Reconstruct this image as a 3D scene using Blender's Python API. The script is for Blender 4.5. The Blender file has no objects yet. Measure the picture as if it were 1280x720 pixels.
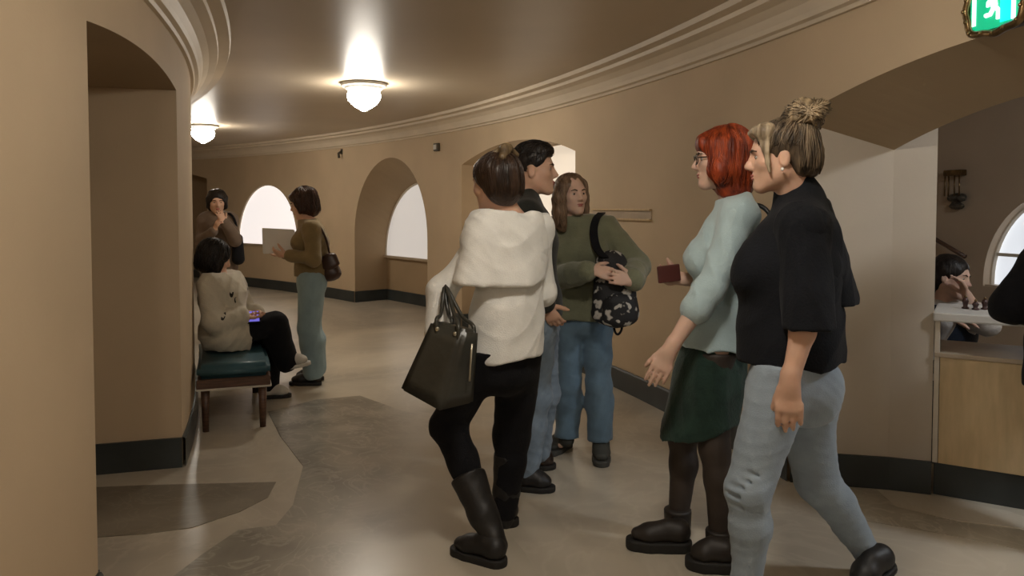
import bpy, bmesh, math, random
import numpy as np
from mathutils import Vector, Matrix

scene = bpy.context.scene
C = scene.collection
R = math.radians

# ------------------------------------------------------------------ camera
FOC, CAMH, HORIZ, PITCH = 960.0, 1.45, 258.0, R(2.2)
CY = HORIZ + FOC * math.tan(PITCH)
cam_d = bpy.data.cameras.new('camera')
cam = bpy.data.objects.new('camera', cam_d)
C.objects.link(cam)
cam.location = (0, 0, CAMH)
cam.rotation_euler = (R(90) - PITCH, 0, 0)
cam_d.sensor_width = 36.0
cam_d.lens = FOC / 1280.0 * 36.0
cam_d.shift_y = -(360.0 - CY) / 1280.0
cam_d.clip_start = 0.05
scene.camera = cam

# ------------------------------------------------------------------ world, exposure, lamp strengths
world = bpy.data.worlds.new('world')
scene.world = world
world.use_nodes = True
world.node_tree.nodes['Background'].inputs[0].default_value = (0.30, 0.26, 0.2, 1)
world.node_tree.nodes['Background'].inputs[1].default_value = 0.06
scene.view_settings.view_transform = 'Standard'
scene.view_settings.look = 'None'
scene.view_settings.exposure = 0.72
scene.view_settings.gamma = 1.0
scene.view_settings.use_curve_mapping = False
LAMP = 44.0
LAMP_COL = (1.0, 0.93, 0.82)
WIN = 0.76


def ray(px, py):
    X = (px - 640.0) / FOC
    U = -(py - CY) / FOC
    return Vector((X, U * math.sin(PITCH) + math.cos(PITCH), U * math.cos(PITCH) - math.sin(PITCH)))


def W(px, py, d):
    r = ray(px, py)
    r = r * (d / r.y)
    return Vector((r.x, r.y, r.z + CAMH))


def G(px, py, z=0.0):
    r = ray(px, py)
    r = r * ((z - CAMH) / r.z)
    return Vector((r.x, r.y, z))


# ------------------------------------------------------------------ materials
def new_mat(name):
    m = bpy.data.materials.new(name)
    m.use_nodes = True
    return m, m.node_tree.nodes, m.node_tree.links, m.node_tree.nodes['Principled BSDF']


def mat(name, col, rough=0.6, var=0.12, scale=6.0, bump=0.0, bscale=60.0, metal=0.0, spec=0.5, sheen=0.0,
        col2=None, stretch=(1, 1, 1), detail=4.0, sss=0.0, coat=0.0, lo=0.35, hi=0.65):
    m, N, L, b = new_mat(name)
    tc = N.new('ShaderNodeTexCoord')
    mp = N.new('ShaderNodeMapping')
    mp.inputs['Scale'].default_value = stretch
    L.new(tc.outputs['Object'], mp.inputs[0])
    n = N.new('ShaderNodeTexNoise')
    n.inputs['Scale'].default_value = scale
    n.inputs['Detail'].default_value = detail
    L.new(mp.outputs[0], n.inputs['Vector'])
    r = N.new('ShaderNodeValToRGB')
    r.color_ramp.elements[0].position = lo
    r.color_ramp.elements[1].position = hi
    if col2 is None:
        r.color_ramp.elements[0].color = (*[c * (1 - var) for c in col], 1)
        r.color_ramp.elements[1].color = (*[min(1, c * (1 + var)) for c in col], 1)
    else:
        r.color_ramp.elements[0].color = (*col, 1)
        r.color_ramp.elements[1].color = (*col2, 1)
    L.new(n.outputs[0], r.inputs[0])
    L.new(r.outputs[0], b.inputs['Base Color'])
    b.inputs['Roughness'].default_value = rough
    b.inputs['Metallic'].default_value = metal
    b.inputs['Specular IOR Level'].default_value = spec
    b.inputs['Sheen Weight'].default_value = sheen
    b.inputs['Coat Weight'].default_value = coat
    if sss:
        b.inputs['Subsurface Weight'].default_value = sss
        b.inputs['Subsurface Radius'].default_value = (0.02, 0.008, 0.004)
        b.inputs['Subsurface Scale'].default_value = 0.5
    if bump:
        n2 = N.new('ShaderNodeTexNoise')
        n2.inputs['Scale'].default_value = bscale
        n2.inputs['Detail'].default_value = 3
        L.new(mp.outputs[0], n2.inputs['Vector'])
        bp = N.new('ShaderNodeBump')
        bp.inputs['Strength'].default_value = bump
        bp.inputs['Distance'].default_value = 0.01
        L.new(n2.outputs[0], bp.inputs['Height'])
        L.new(bp.outputs[0], b.inputs['Normal'])
    return m


def emit(name, col, strength):
    m, N, L, b = new_mat(name)
    b.inputs['Base Color'].default_value = (*[min(1, c * .8) for c in col], 1)
    b.inputs['Emission Color'].default_value = (*col, 1)
    b.inputs['Emission Strength'].default_value = strength
    b.inputs['Roughness'].default_value = 0.5
    return m


def marble(name, ca, cb, cv, scale=1.6, rough=0.3, vein=0.5):
    m, N, L, b = new_mat(name)
    tc = N.new('ShaderNodeTexCoord')
    n = N.new('ShaderNodeTexNoise')
    n.inputs['Scale'].default_value = scale
    n.inputs['Detail'].default_value = 5
    n.inputs['Distortion'].default_value = 1.2
    L.new(tc.outputs['Object'], n.inputs['Vector'])
    r = N.new('ShaderNodeValToRGB')
    r.color_ramp.elements[0].position = 0.36
    r.color_ramp.elements[1].position = 0.66
    r.color_ramp.elements[0].color = (*ca, 1)
    r.color_ramp.elements[1].color = (*cb, 1)
    L.new(n.outputs[0], r.inputs[0])
    n2 = N.new('ShaderNodeTexNoise')
    n2.inputs['Scale'].default_value = scale * 2.3
    n2.inputs['Detail'].default_value = 6
    n2.inputs['Distortion'].default_value = 2.5
    L.new(tc.outputs['Object'], n2.inputs['Vector'])
    r2 = N.new('ShaderNodeValToRGB')
    e = r2.color_ramp.elements
    e[0].position = 0.46
    e[0].color = (0, 0, 0, 1)
    e[1].position = 0.54
    e[1].color = (0, 0, 0, 1)
    k = r2.color_ramp.elements.new(0.5)
    k.color = (vein, vein, vein, 1)
    L.new(n2.outputs[0], r2.inputs[0])
    mx = N.new('ShaderNodeMixRGB')
    L.new(r2.outputs[0], mx.inputs[0])
    L.new(r.outputs[0], mx.inputs[1])
    mx.inputs[2].default_value = (*cv, 1)
    L.new(mx.outputs[0], b.inputs['Base Color'])
    b.inputs['Roughness'].default_value = rough
    b.inputs['Specular IOR Level'].default_value = 0.45
    return m


M = {}
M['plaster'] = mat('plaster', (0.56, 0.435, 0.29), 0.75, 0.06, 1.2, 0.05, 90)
M['shaded_plaster'] = mat('shaded_plaster', (0.38, 0.275, 0.165), 0.75, 0.06, 1.2, 0.05, 90)  # wall plaster darkened: the shade of niches and soffits is in the colour
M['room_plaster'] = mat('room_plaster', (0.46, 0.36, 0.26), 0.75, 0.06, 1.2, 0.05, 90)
M['pier_plaster'] = mat('pier_plaster', (0.55, 0.48, 0.39), 0.75, 0.06, 1.2, 0.05, 90)
M['ceiling'] = mat('ceiling_paint', (0.52, 0.43, 0.32), 0.40, 0.05, 1.0, 0.03, 40)
M['cornice'] = mat('cornice_paint', (0.66, 0.56, 0.43), 0.55, 0.05, 2.0)
M['skirting'] = mat('skirting_paint', (0.036, 0.043, 0.044), 0.40, 0.2, 3.0)
M['floor'] = marble('floor_marble', (0.39, 0.35, 0.285), (0.59, 0.525, 0.42), (0.66, 0.60, 0.50), 0.7, 0.28, 0.25)
M['patch_grey'] = marble('grey_marble', (0.23, 0.205, 0.165), (0.36, 0.33, 0.27), (0.50, 0.46, 0.39), 2.2, 0.3, 0.6)
M['patch_mid'] = marble('mid_marble', (0.34, 0.305, 0.24), (0.47, 0.42, 0.33), (0.56, 0.51, 0.42), 1.6, 0.3, 0.7)
M['patch_dark'] = marble('dark_marble', (0.17, 0.145, 0.11), (0.25, 0.215, 0.165), (0.31, 0.27, 0.20), 1.8, 0.35, 0.4)
M['patch_pale'] = marble('pale_marble', (0.52, 0.46, 0.37), (0.60, 0.54, 0.44), (0.62, 0.58, 0.5), 1.8, 0.3, 0.4)
M['patch_fade'] = marble('veined_marble', (0.21, 0.19, 0.155), (0.37, 0.34, 0.28), (0.52, 0.48, 0.41), 1.7, 0.28, 0.45)
# the slab is grey along its left side and runs into the beige of the floor
_N, _L = M['patch_fade'].node_tree.nodes, M['patch_fade'].node_tree.links
_b = _N['Principled BSDF']
_src = _b.inputs['Base Color'].links[0].from_socket
_tc = _N.new('ShaderNodeTexCoord')
_no = _N.new('ShaderNodeTexNoise'); _no.inputs['Scale'].default_value = 2.6; _no.inputs['Detail'].default_value = 4
_L.new(_tc.outputs['Object'], _no.inputs['Vector'])
_sx = _N.new('ShaderNodeSeparateXYZ'); _L.new(_tc.outputs['Object'], _sx.inputs[0])
_ad = _N.new('ShaderNodeMath'); _ad.operation = 'ADD'; _L.new(_sx.outputs[0], _ad.inputs[0]); _L.new(_no.outputs[0], _ad.inputs[1])
_mr = _N.new('ShaderNodeMapRange'); _mr.inputs['From Min'].default_value = -0.62; _mr.inputs['From Max'].default_value = 0.10
_L.new(_ad.outputs[0], _mr.inputs['Value'])
_mx = _N.new('ShaderNodeMixRGB'); _L.new(_mr.outputs[0], _mx.inputs[0]); _L.new(_src, _mx.inputs[1]); _mx.inputs[2].default_value = (0.48, 0.43, 0.345, 1)
_L.new(_mx.outputs[0], _b.inputs['Base Color'])
M['win_bright'] = emit('window_blind_lit', (1.0, 0.93, 0.90), 0.66 * WIN)
M['win_grey'] = emit('window_blind_dim', (0.80, 0.76, 0.72), 0.40 * WIN)
M['win_cream'] = emit('window_blind_cream', (1.0, 0.88, 0.72), 0.48 * WIN)
M['win_frame'] = mat('window_frame_paint', (0.62, 0.55, 0.45), 0.5, 0.05)
M['sill'] = mat('sill_stone', (0.45, 0.36, 0.26), 0.5, 0.08)
M['lamp_glass'] = emit('lamp_glass', LAMP_COL, LAMP)
M['added_lamp_glass'] = emit('added_lamp_glass', (0.86, 0.93, 1.0), LAMP * 1.5)  # glass of the added lamp in the counter room
M['lamp_metal'] = mat('lamp_white_metal', (0.55, 0.53, 0.48), 0.4, 0.05)
M['bronze'] = mat('bronze', (0.20, 0.13, 0.06), 0.3, 0.3, 20, 0.2, 40, metal=0.9)
M['dark_metal'] = mat('dark_metal', (0.08, 0.07, 0.055), 0.5, 0.15, 10, metal=0.3)
M['wood_dark'] = mat('dark_wood', (0.10, 0.05, 0.03), 0.45, 0.3, 8, 0.1, 30, stretch=(1, 1, 8))
M['wood_pale'] = mat('pale_wood', (0.58, 0.43, 0.24), 0.5, 0.08, 5, 0.03, 30, stretch=(6, 6, 1))
M['white_top'] = mat('white_laminate', (0.66, 0.64, 0.60), 0.35, 0.03)
M['teal'] = mat('teal_leatherette', (0.035, 0.095, 0.120), 0.42, 0.12, 5, 0.05, 80)
M['white_trim'] = mat('white_piping', (0.6, 0.55, 0.47), 0.5, 0.05)


# ------------------------------------------------------------------ mesh helpers
def link(name, me, m, parent=None, smooth=False):
    o = bpy.data.objects.new(name, me)
    C.objects.link(o)
    if m is not None:
        me.materials.append(m)
    if parent is not None:
        o.parent = parent
    if smooth:
        me.polygons.foreach_set('use_smooth', [True] * len(me.polygons))
    return o


def mesh(name, v, f, m, parent=None, smooth=False, origin=None):
    me = bpy.data.meshes.new(name)
    if origin is not None:
        v = [Vector(p) - Vector(origin) for p in v]
    me.from_pydata([tuple(p) for p in v], [], f)
    me.update()
    o = link(name, me, m, parent, smooth)
    if origin is not None and parent is None:
        o.location = origin
    return o


def bmo(name, bm, m, parent=None, smooth=False):
    bmesh.ops.recalc_face_normals(bm, faces=bm.faces)
    me = bpy.data.meshes.new(name)
    bm.to_mesh(me)
    bm.free()
    return link(name, me, m, parent, smooth)


def tag(o, label=None, cat=None, group=None, kind=None):
    if label: o['label'] = label
    if cat: o['category'] = cat
    if group: o['group'] = group
    if kind: o['kind'] = kind
    return o


def struct(o, label=None):
    o['kind'] = 'structure'
    if label: o['label'] = label
    return o


def empty(name, loc, rz=0):
    o = bpy.data.objects.new(name, None)
    o.empty_display_size = 0.1
    C.objects.link(o)
    o.location = loc
    o.rotation_euler = (0, 0, rz)
    return o


def add_box(bm, c, s, rot=None, bev=0.0):
    r = bmesh.ops.create_cube(bm, size=1.0)
    vs = r['verts']
    for v in vs:
        v.co = Vector((v.co.x * s[0], v.co.y * s[1], v.co.z * s[2]))
    if bev > 0:
        es = list({e for v in vs for e in v.link_edges})
        rb = bmesh.ops.bevel(bm, geom=es, offset=bev, segments=2, affect='EDGES', profile=0.6)
        vs = list({v for f in rb['faces'] for v in f.verts} | {v for v in vs if v.is_valid})
    for v in vs:
        p = v.co
        if rot is not None: p = rot @ p
        v.co = p + Vector(c)
    return vs


def box(name, c, s, m, parent=None, rot=None, bev=0.0):
    bm = bmesh.new()
    add_box(bm, c, s, rot, bev)
    return bmo(name, bm, m, parent)


def add_tube(bm, pts, rad, seg=8, caps=True):
    pts = [Vector(p) for p in pts]
    n = len(pts)
    rads = rad if isinstance(rad, (list, tuple)) else [rad] * n
    rings = []
    prev = None
    for i, p in enumerate(pts):
        t = (pts[min(i + 1, n - 1)] - pts[max(i - 1, 0)])
        t = t.normalized() if t.length > 1e-9 else Vector((0, 0, 1))
        if prev is None:
            a = t.orthogonal().normalized()
        else:
            a = (prev - t * prev.dot(t))
            a = a.normalized() if a.length > 1e-6 else t.orthogonal().normalized()
        prev = a
        b = t.cross(a)
        rings.append([bm.verts.new(p + (a * math.cos(2 * math.pi * k / seg) + b * math.sin(2 * math.pi * k / seg)) * rads[i])
                      for k in range(seg)])
    for i in range(n - 1):
        for k in range(seg):
            bm.faces.new((rings[i][k], rings[i][(k + 1) % seg], rings[i + 1][(k + 1) % seg], rings[i + 1][k]))
    if caps:
        bm.faces.new(rings[0][::-1])
        bm.faces.new(rings[-1])


def tube(name, pts, rad, m, parent=None, seg=8):
    bm = bmesh.new()
    add_tube(bm, pts, rad, seg)
    return bmo(name, bm, m, parent, True)


def spline(pts, n=6):
    """catmull-rom through points"""
    p = [Vector(q) for q in pts]
    p = [p[0] * 2 - p[1]] + p + [p[-1] * 2 - p[-2]]
    out = []
    for i in range(1, len(p) - 2):
        for k in range(n):
            t = k / n
            out.append(0.5 * ((2 * p[i]) + (p[i + 1] - p[i - 1]) * t + (2 * p[i - 1] - 5 * p[i] + 4 * p[i + 1] - p[i + 2]) * t * t
                              + (3 * p[i] - p[i - 1] - 3 * p[i + 1] + p[i + 2]) * t ** 3))
    out.append(p[-2])
    return out


def lathe(name, prof, m, parent=None, seg=40, off=(0, 0, 0), scallop=0.0, ns=12):
    v, f = [], []
    n = len(prof)
    for k in range(seg):
        a = 2 * math.pi * k / seg
        q = 1 + scallop * math.cos(ns * a)
        for r, z in prof:
            v.append((r * q * math.cos(a) + off[0], r * q * math.sin(a) + off[1], z + off[2]))
    for k in range(seg):
        for i in range(n - 1):
            a, b = k * n + i, ((k + 1) % seg) * n + i
            f.append((a, b, b + 1, a + 1))
    return mesh(name, v, f, m, parent, True)


# ------------------------------------------------------------------ the curved corridor
CX, CYR = -15.781, 0.012
RO, RI = 17.704, 14.567
ZC = 2.55            # ceiling
T0, T1 = -0.42, 1.12


def RP(th, r, z):
    return Vector((CX + r * math.cos(th), CYR + r * math.sin(th), z))


def th_of(p):
    return math.atan2(p[1] - CYR, p[0] - CX)


def ring_px(px, r):
    """angle where the vertical plane through image column px (at the horizon) meets the ring of radius r"""
    d = ray(px, HORIZ)
    d = Vector((d.x, d.y)).normalized()
    c = Vector((CX, CYR))
    b = d.dot(c)
    t = b + math.sqrt(b * b - c.length_squared + r * r)
    q = d * t
    return math.atan2(q.y - CYR, q.x - CX)


class Opening:
    """arched hole in a ring wall; angles a<b; zl sill; zs springing; zc crown"""
    def __init__(s, a, b, zl, zs, zc, w, ellipse=False, ia=None, ib=None, izs=None, izc=None):
        s.a, s.b, s.zl, s.zs, s.zc, s.w, s.ell = a, b, zl, zs, zc, w, ellipse
        s.ia = a if ia is None else ia
        s.ib = b if ib is None else ib
        s.izs = zs if izs is None else izs
        s.izc = zc if izc is None else izc
        n = 28
        s.ts = [-math.cos(math.pi * i / n) for i in range(n + 1)]

    def arch(s, t, zs, zc):
        k = max(0.0, 1 - t * t)
        return zs + (zc - zs) * (math.sqrt(k) if s.ell else k)

    def outer(s):
        return [((s.a + s.b) / 2 + (s.b - s.a) / 2 * t, s.arch(t, s.zs, s.zc)) for t in s.ts]

    def inner(s):
        return [((s.ia + s.ib) / 2 + (s.ib - s.ia) / 2 * t, s.arch(t, s.izs, s.izc)) for t in s.ts]


def ring_wall(name, r, t0, t1, ztop, ops, m):
    v, f = [], []

    def quad(ta, tb, za0, za1, zb0, zb1):
        i = len(v)
        v.extend([RP(ta, r, za0), RP(tb, r, zb0), RP(tb, r, zb1), RP(ta, r, za1)])
        f.append((i, i + 1, i + 2, i + 3))
    ops = sorted(ops, key=lambda o: o.a)
    cur = t0
    for o in ops + [None]:
        end = t1 if o is None else o.a
        n = max(1, int((end - cur) / 0.012))
        for i in range(n):
            quad(cur + (end - cur) * i / n, cur + (end - cur) * (i + 1) / n, 0, ztop, 0, ztop)
        if o is None: break
        c = o.outer()
        for (ta, za), (tb, zb) in zip(c, c[1:]):
            quad(ta, tb, za, ztop, zb, ztop)
            if o.zl > 0: quad(ta, tb, 0, o.zl, 0, o.zl)
        cur = o.b
    return mesh(name, v, f, m)


def reveal(name, r, o, sgn, m, parent):
    """jambs and soffit of an opening, from the wall face to depth w; returns mesh"""
    co = [(o.a, o.zl)] + o.outer() + [(o.b, o.zl)]
    ci = [(o.ia, o.zl)] + o.inner() + [(o.ib, o.zl)]
    v, f = [], []
    for (ta, za), (tb, zb) in zip(co, ci):
        v.append(RP(ta, r, za)); v.append(RP(tb, r + sgn * o.w, zb))
    n = len(co)
    for i in range(n - 1):
        f.append((2 * i, 2 * i + 1, 2 * i + 3, 2 * i + 2))
    if o.zl > 0:
        i = len(v)
        k = 8
        for j in range(k + 1):
            v.append(RP(o.a + (o.b - o.a) * j / k, r, o.zl)); v.append(RP(o.ia + (o.ib - o.ia) * j / k, r + sgn * o.w, o.zl))
        for j in range(k):
            f.append((i + 2 * j, i + 2 * j + 1, i + 2 * j + 3, i + 2 * j + 2))
    return mesh(name, v, f, m, parent)


def back_panel(name, r, o, z0, z1, m, parent, inset=0.0):
    """flat fill at radius r inside the inner contour, from z0 up to the arch (z1=None) or to z1"""
    v, f = [], []
    c = o.inner()
    mid = (o.ia + o.ib) / 2
    for t, z in c:
        t = mid + (t - mid) * (1 - inset)
        v.append(RP(t, r, z0)); v.append(RP(t, r, max(z0 + 0.002, z - inset * 0.6) if z1 is None else z1))
    for i in range(len(c) - 1):
        f.append((2 * i, 2 * i + 1, 2 * i + 3, 2 * i + 2))
    return mesh(name, v, f, m, parent)


def band(name, r, t0, t1, prof, m, parent=None, step=0.012):
    """profile of (radius offset, z) swept along the ring"""
    n = max(1, int(abs(t1 - t0) / step))
    v, f = [], []
    k = len(prof)
    for i in range(n + 1):
        t = t0 + (t1 - t0) * i / n
        for dr, z in prof:
            v.append(RP(t, r + dr, z))
    for i in range(n):
        for j in range(k - 1):
            a = i * k + j
            f.append((a, a + 1, a + k + 1, a + k))
    return mesh(name, v, f, m, parent)


def strip_board(bm, p, q, h, th):
    """straight skirting board from p to q, sticking out to the left of the direction p>q"""
    p, q = Vector(p), Vector(q)
    d = (q - p).normalized()
    nrm = Vector((-d.y, d.x, 0)) * th
    vs = [bm.verts.new(x) for x in (p, q, q + nrm, p + nrm)]
    vt = [bm.verts.new(x + Vector((0, 0, h))) for x in (p, q, q + nrm, p + nrm)]
    for i in range(4):
        bm.faces.new((vs[i], vs[(i + 1) % 4], vt[(i + 1) % 4], vt[i]))
    bm.faces.new(vt)
    bm.faces.new(vs[::-1])


# openings of the outer wall
a4 = th_of(G(1003, 600))
op4 = Opening(a4 - 0.150, a4, 0, 1.90, 2.065, 0.43, ia=a4 - 0.135, ib=a4 - 0.0115, izs=1.735, izc=1.915)
op3 = Opening(ring_px(719, RO), ring_px(577, RO), 0, 1.94, 2.13, 0.62)
op2 = Opening(ring_px(534, RO), ring_px(443, RO), 0, 1.02, 2.13, 0.56, ellipse=True, izs=0.72, izc=1.80)
op1 = Opening(ring_px(371, RO), ring_px(297, RO), 0.76, 0.82, 1.83, 0.035, ellipse=True)
op0 = Opening(ring_px(259, RO), ring_px(259, RO) + 0.16, 0, 1.98, 2.14, 0.5)
outer_ops = [op4, op3, op2, op1, op0]
wall_r = struct(ring_wall('wall_right', RO, T0, T1, ZC, outer_ops, M['plaster']), 'curved beige plaster wall with arched niches')
for o in (op3, op2, op1, op0):
    reveal('niche_reveal', RO, o, 1, M['plaster'] if o is op1 else M['shaded_plaster'], wall_r)
# the near opening: soffit in the plaster darkened for shade, jambs in the pale paint of the counter room
full = reveal('arch_soffit', RO, op4, 1, M['shaded_plaster'], wall_r)
bm_ = bmesh.new(); bm_.from_mesh(full.data); bm_.faces.ensure_lookup_table()
bmesh.ops.delete(bm_, geom=[bm_.faces[0], bm_.faces[-1]], context='FACES_ONLY')
bm_.to_mesh(full.data); bm_.free()
for tA, tB, zA, zB in ((op4.a, op4.ia, op4.zs, op4.izs), (op4.b, op4.ib, op4.zs, op4.izs)):
    mesh('arch_jamb', [RP(tA, RO, 0), RP(tB, RO + op4.w, 0), RP(tB, RO + op4.w, zB), RP(tA, RO, zA)], [(0, 1, 2, 3)], M['pier_plaster'], wall_r)
# niche backs
for o, zz in ((op3, 0.70), (op2, 0.68), (op0, 2.3)):
    if o is op0:
        back_panel('niche_back', RO + o.w, o, 0, None, M['shaded_plaster'], wall_r)
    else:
        back_panel('niche_back', RO + o.w, o, 0, zz, M['shaded_plaster'], wall_r)


def window(name, o, z0, m, label, depth):
    r = RO + depth
    fr = band(name, r, o.ia, o.ib, [(0.0, z0 - 0.02), (-0.06, z0 - 0.02), (-0.06, z0 + 0.012), (0.0, z0 + 0.012)], M['sill'])
    struct(fr, label)
    c = [(o.ia, z0)] + [(t, z) for t, z in o.inner() if z > z0] + [(o.ib, z0)]
    bm = bmesh.new()
    add_tube(bm, [RP(t, r - 0.015, z) for t, z in c], 0.016, 6)
    bmo('window_frame', bm, M['win_frame'], fr)
    back_panel('window_blind', r, o, z0, None, m, fr)
    return fr


window('window_1', op1, 0.77, M['win_bright'], 'bright arched window above the far skirting', op1.w)
window('window_2', op2, 0.68, M['win_grey'], 'pale arched window at the back of a tall niche', op2.w)
window('window_3', op3, 0.70, M['win_cream'], 'cream lit window in the wide niche behind the couple', op3.w)

# inner wall with the near niche
opL = Opening(ring_px(113, RI), th_of(G(238, 582)), 0, 2.085, 2.13, 0.9)
# the nearer crossing of the ring is the one wanted on the inner wall
def ring_px_near(px, r):
    d = ray(px, HORIZ); d = Vector((d.x, d.y)).normalized(); c = Vector((CX, CYR))
    b = d.dot(c); t = b - math.sqrt(b * b - c.length_squared + r * r)
    q = d * t
    return math.atan2(q.y - CYR, q.x - CX)
opL.a = opL.ia = ring_px_near(113, RI)
wall_l = struct(ring_wall('wall_left', RI, T0, T1, ZC, [opL], M['plaster']), 'convex beige plaster wall on the inside of the curve')
full = reveal('arch_soffit', RI, opL, -1, M['shaded_plaster'], wall_l)
bm_ = bmesh.new(); bm_.from_mesh(full.data); bm_.faces.ensure_lookup_table()
bmesh.ops.delete(bm_, geom=[bm_.faces[0], bm_.faces[-1]], context='FACES_ONLY')
bm_.to_mesh(full.data); bm_.free()
for tA in (opL.a, opL.b):
    mesh('arch_jamb', [RP(tA, RI, 0), RP(tA, RI - opL.w, 0), RP(tA, RI - opL.w, opL.zs), RP(tA, RI, opL.zs)], [(0, 1, 2, 3)], M['plaster'], wall_l)
back_panel('niche_back', RI - opL.w, opL, 0, None, M['shaded_plaster'], wall_l)

# ends of the corridor
for nm, t in (('wall_back', T0), ('wall_far', T1)):
    struct(mesh(nm, [RP(t, RI, 0), RP(t, RO, 0), RP(t, RO, ZC), RP(t, RI, ZC)], [(0, 1, 2, 3)], M['plaster']), 'beige plaster wall closing the corridor')

# ceiling and floor
def sector(name, r0, r1, z, t0, t1, m):
    return band(name, 0, t0, t1, [(r0, z), (r1, z)], m, step=0.02)
struct(sector('ceiling', RI - 0.02, RO + 0.02, ZC, T0, T1, M['ceiling']), 'smooth dim ceiling following the curve')
floor = struct(sector('floor', RI - 1.2, RO + 6.5, 0.0, T0, T1, M['floor']), 'polished beige and grey marble floor')


def patch(poly, m, z=0.003):  # thin outlined patch of another tone, just above the floor
    bm = bmesh.new()
    vs = [bm.verts.new(G(x, y) + Vector((0, 0, z))) for x, y in poly]
    vb = [bm.verts.new(v.co - Vector((0, 0, z + 0.004))) for v in vs]
    bm.faces.new(vs)
    n = len(vs)
    for i in range(n):
        bm.faces.new((vs[i], vb[i], vb[(i + 1) % n], vs[(i + 1) % n]))
    return bmo('floor_patch', bm, m, floor)


patch([(60, 612), (180, 607), (345, 603), (335, 622), (300, 640), (240, 660), (180, 668), (60, 676)], M['patch_dark'])
patch([(335, 515), (350, 545), (379, 583), (366, 632), (345, 657), (298, 663), (255, 692), (205, 730), (150, 790),
      (720, 800), (655, 690), (580, 600), (520, 520), (450, 495), (395, 500)], M['patch_fade'])
patch([(1095, 612), (1180, 622), (1262, 640), (1290, 650), (1290, 662), (1200, 652), (1120, 634)], M['patch_pale'], 0.003)
patch([(1050, 610), (1095, 613), (1120, 634), (1200, 653), (1290, 664), (1290, 690), (1180, 668), (1075, 650)], M['patch_mid'], 0.0025)

# cornices
prof = [(0, 2.350), (-0.022, 2.350), (-0.030, 2.368), (-0.055, 2.376), (-0.064, 2.40), (-0.085, 2.442), (-0.125, 2.474),
        (-0.180, 2.490), (-0.186, 2.515), (-0.255, 2.520), (-0.265, 2.551)]
struct(band('trim_1', RO, T0, T1, prof, M['cornice']), 'moulded plaster cornice along the curved right wall').data.polygons.foreach_set('use_smooth', [False] * 0)
struct(band('trim_2', RI, T0, T1, [(-a, z) for a, z in prof], M['cornice']), 'moulded plaster cornice along the left wall')

# skirting
HB, TB = 0.165, 0.018
sk = [(0, HB), (-TB * 0.6, HB), (-TB, HB - 0.012), (-TB, 0.0)]
sk_r = struct(band('baseboard_right', RO, T0, op4.a, sk, M['skirting']), 'dark skirting along the curved right wall')
for a, b in ((op4.b, op3.a), (op3.b, op2.a), (op2.b, op0.a), (op0.b, T1)):
    band('skirting_length', RO, a, b, sk, M['skirting'], sk_r)
bm = bmesh.new()
for o in (op3, op2, op0, op4):
    strip_board(bm, RP(o.ib, RO + o.w, 0), RP(o.b, RO, 0), HB, TB)
    strip_board(bm, RP(o.a, RO, 0), RP(o.ia, RO + o.w, 0), HB, TB)
    if o is not op4:
        n = 8
        for i in range(n):
            ta, tb = [o.ia + (o.ib - o.ia) * (i + j) / n for j in (0, 1)]
            strip_board(bm, RP(ta, RO + o.w, 0), RP(tb, RO + o.w, 0), HB, TB)
bmo('niche_skirting', bm, M['skirting'], sk_r)
sk2 = [(-a, z) for a, z in sk]
sk_l = struct(band('baseboard_left', RI, opL.b, T1, sk2, M['skirting']), 'dark skirting along the left wall')
band('skirting_length', RI, T0, opL.a, sk2, M['skirting'], sk_l)
bm = bmesh.new()
strip_board(bm, RP(opL.b, RI, 0), RP(opL.ib, RI - opL.w, 0), HB, TB)
strip_board(bm, RP(opL.ia, RI - opL.w, 0), RP(opL.a, RI, 0), HB, TB)
bmo('niche_skirting', bm, M['skirting'], sk_l)

# ------------------------------------------------------------------ ticket room through the right opening
P1 = RP(op4.ib, RO + op4.w, 0)
P2 = G(1163, 617)
B = (P2 - P1)
ZR = 2.62
TH_A, TH_B, R_BACK = a4 - 0.20, a4 + 0.10, 20.45


def quadwall(name, pts, m, label, parent=None):
    return struct(mesh(name, pts, [(0, 1, 2, 3)], m, parent), label) if parent is None else mesh(name, pts, [(0, 1, 2, 3)], m, parent)


bm = bmesh.new()
dirB = B.normalized()
nB = Vector((-dirB.y, dirB.x, 0))
q = [P1, P2, P2 + nB * 0.16, P1 + nB * 0.16]
vb = [bm.verts.new(p) for p in q]
vt = [bm.verts.new(p + Vector((0, 0, ZR))) for p in q]
for i in range(4): bm.faces.new((vb[i], vb[(i + 1) % 4], vt[(i + 1) % 4], vt[i]))
bm.faces.new(vt)
pier = struct(bmo('wall_pier', bm, M['pier_plaster']), 'pale plaster pier at the edge of the counter room')
bm = bmesh.new()
strip_board(bm, P2, P1, HB, TB)
bmo('pier_skirting', bm, M['skirting'], pier)
rin = RO + op4.w
# inside face of the corridor wall towards the room, room walls and ceiling
opI = Opening(op4.ia, op4.ib, 0, op4.izs, op4.izc, 0)
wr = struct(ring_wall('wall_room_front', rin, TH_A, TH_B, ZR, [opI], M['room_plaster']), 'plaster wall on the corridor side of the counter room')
WIN_A, WIN_B = ring_px(1440, R_BACK), ring_px(1231, R_BACK)
opW = Opening(WIN_A, WIN_B, 0.82, 0.86, 1.56, 0.12, ellipse=True)
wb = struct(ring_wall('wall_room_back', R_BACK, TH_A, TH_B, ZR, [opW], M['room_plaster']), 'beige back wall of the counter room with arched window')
reveal('niche_reveal', R_BACK, opW, 1, M['room_plaster'], wb)
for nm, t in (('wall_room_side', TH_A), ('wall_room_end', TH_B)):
    struct(mesh(nm, [RP(t, rin, 0), RP(t, R_BACK, 0), RP(t, R_BACK, ZR), RP(t, rin, ZR)], [(0, 1, 2, 3)], M['room_plaster']), 'plaster side wall of the counter room')
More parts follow.
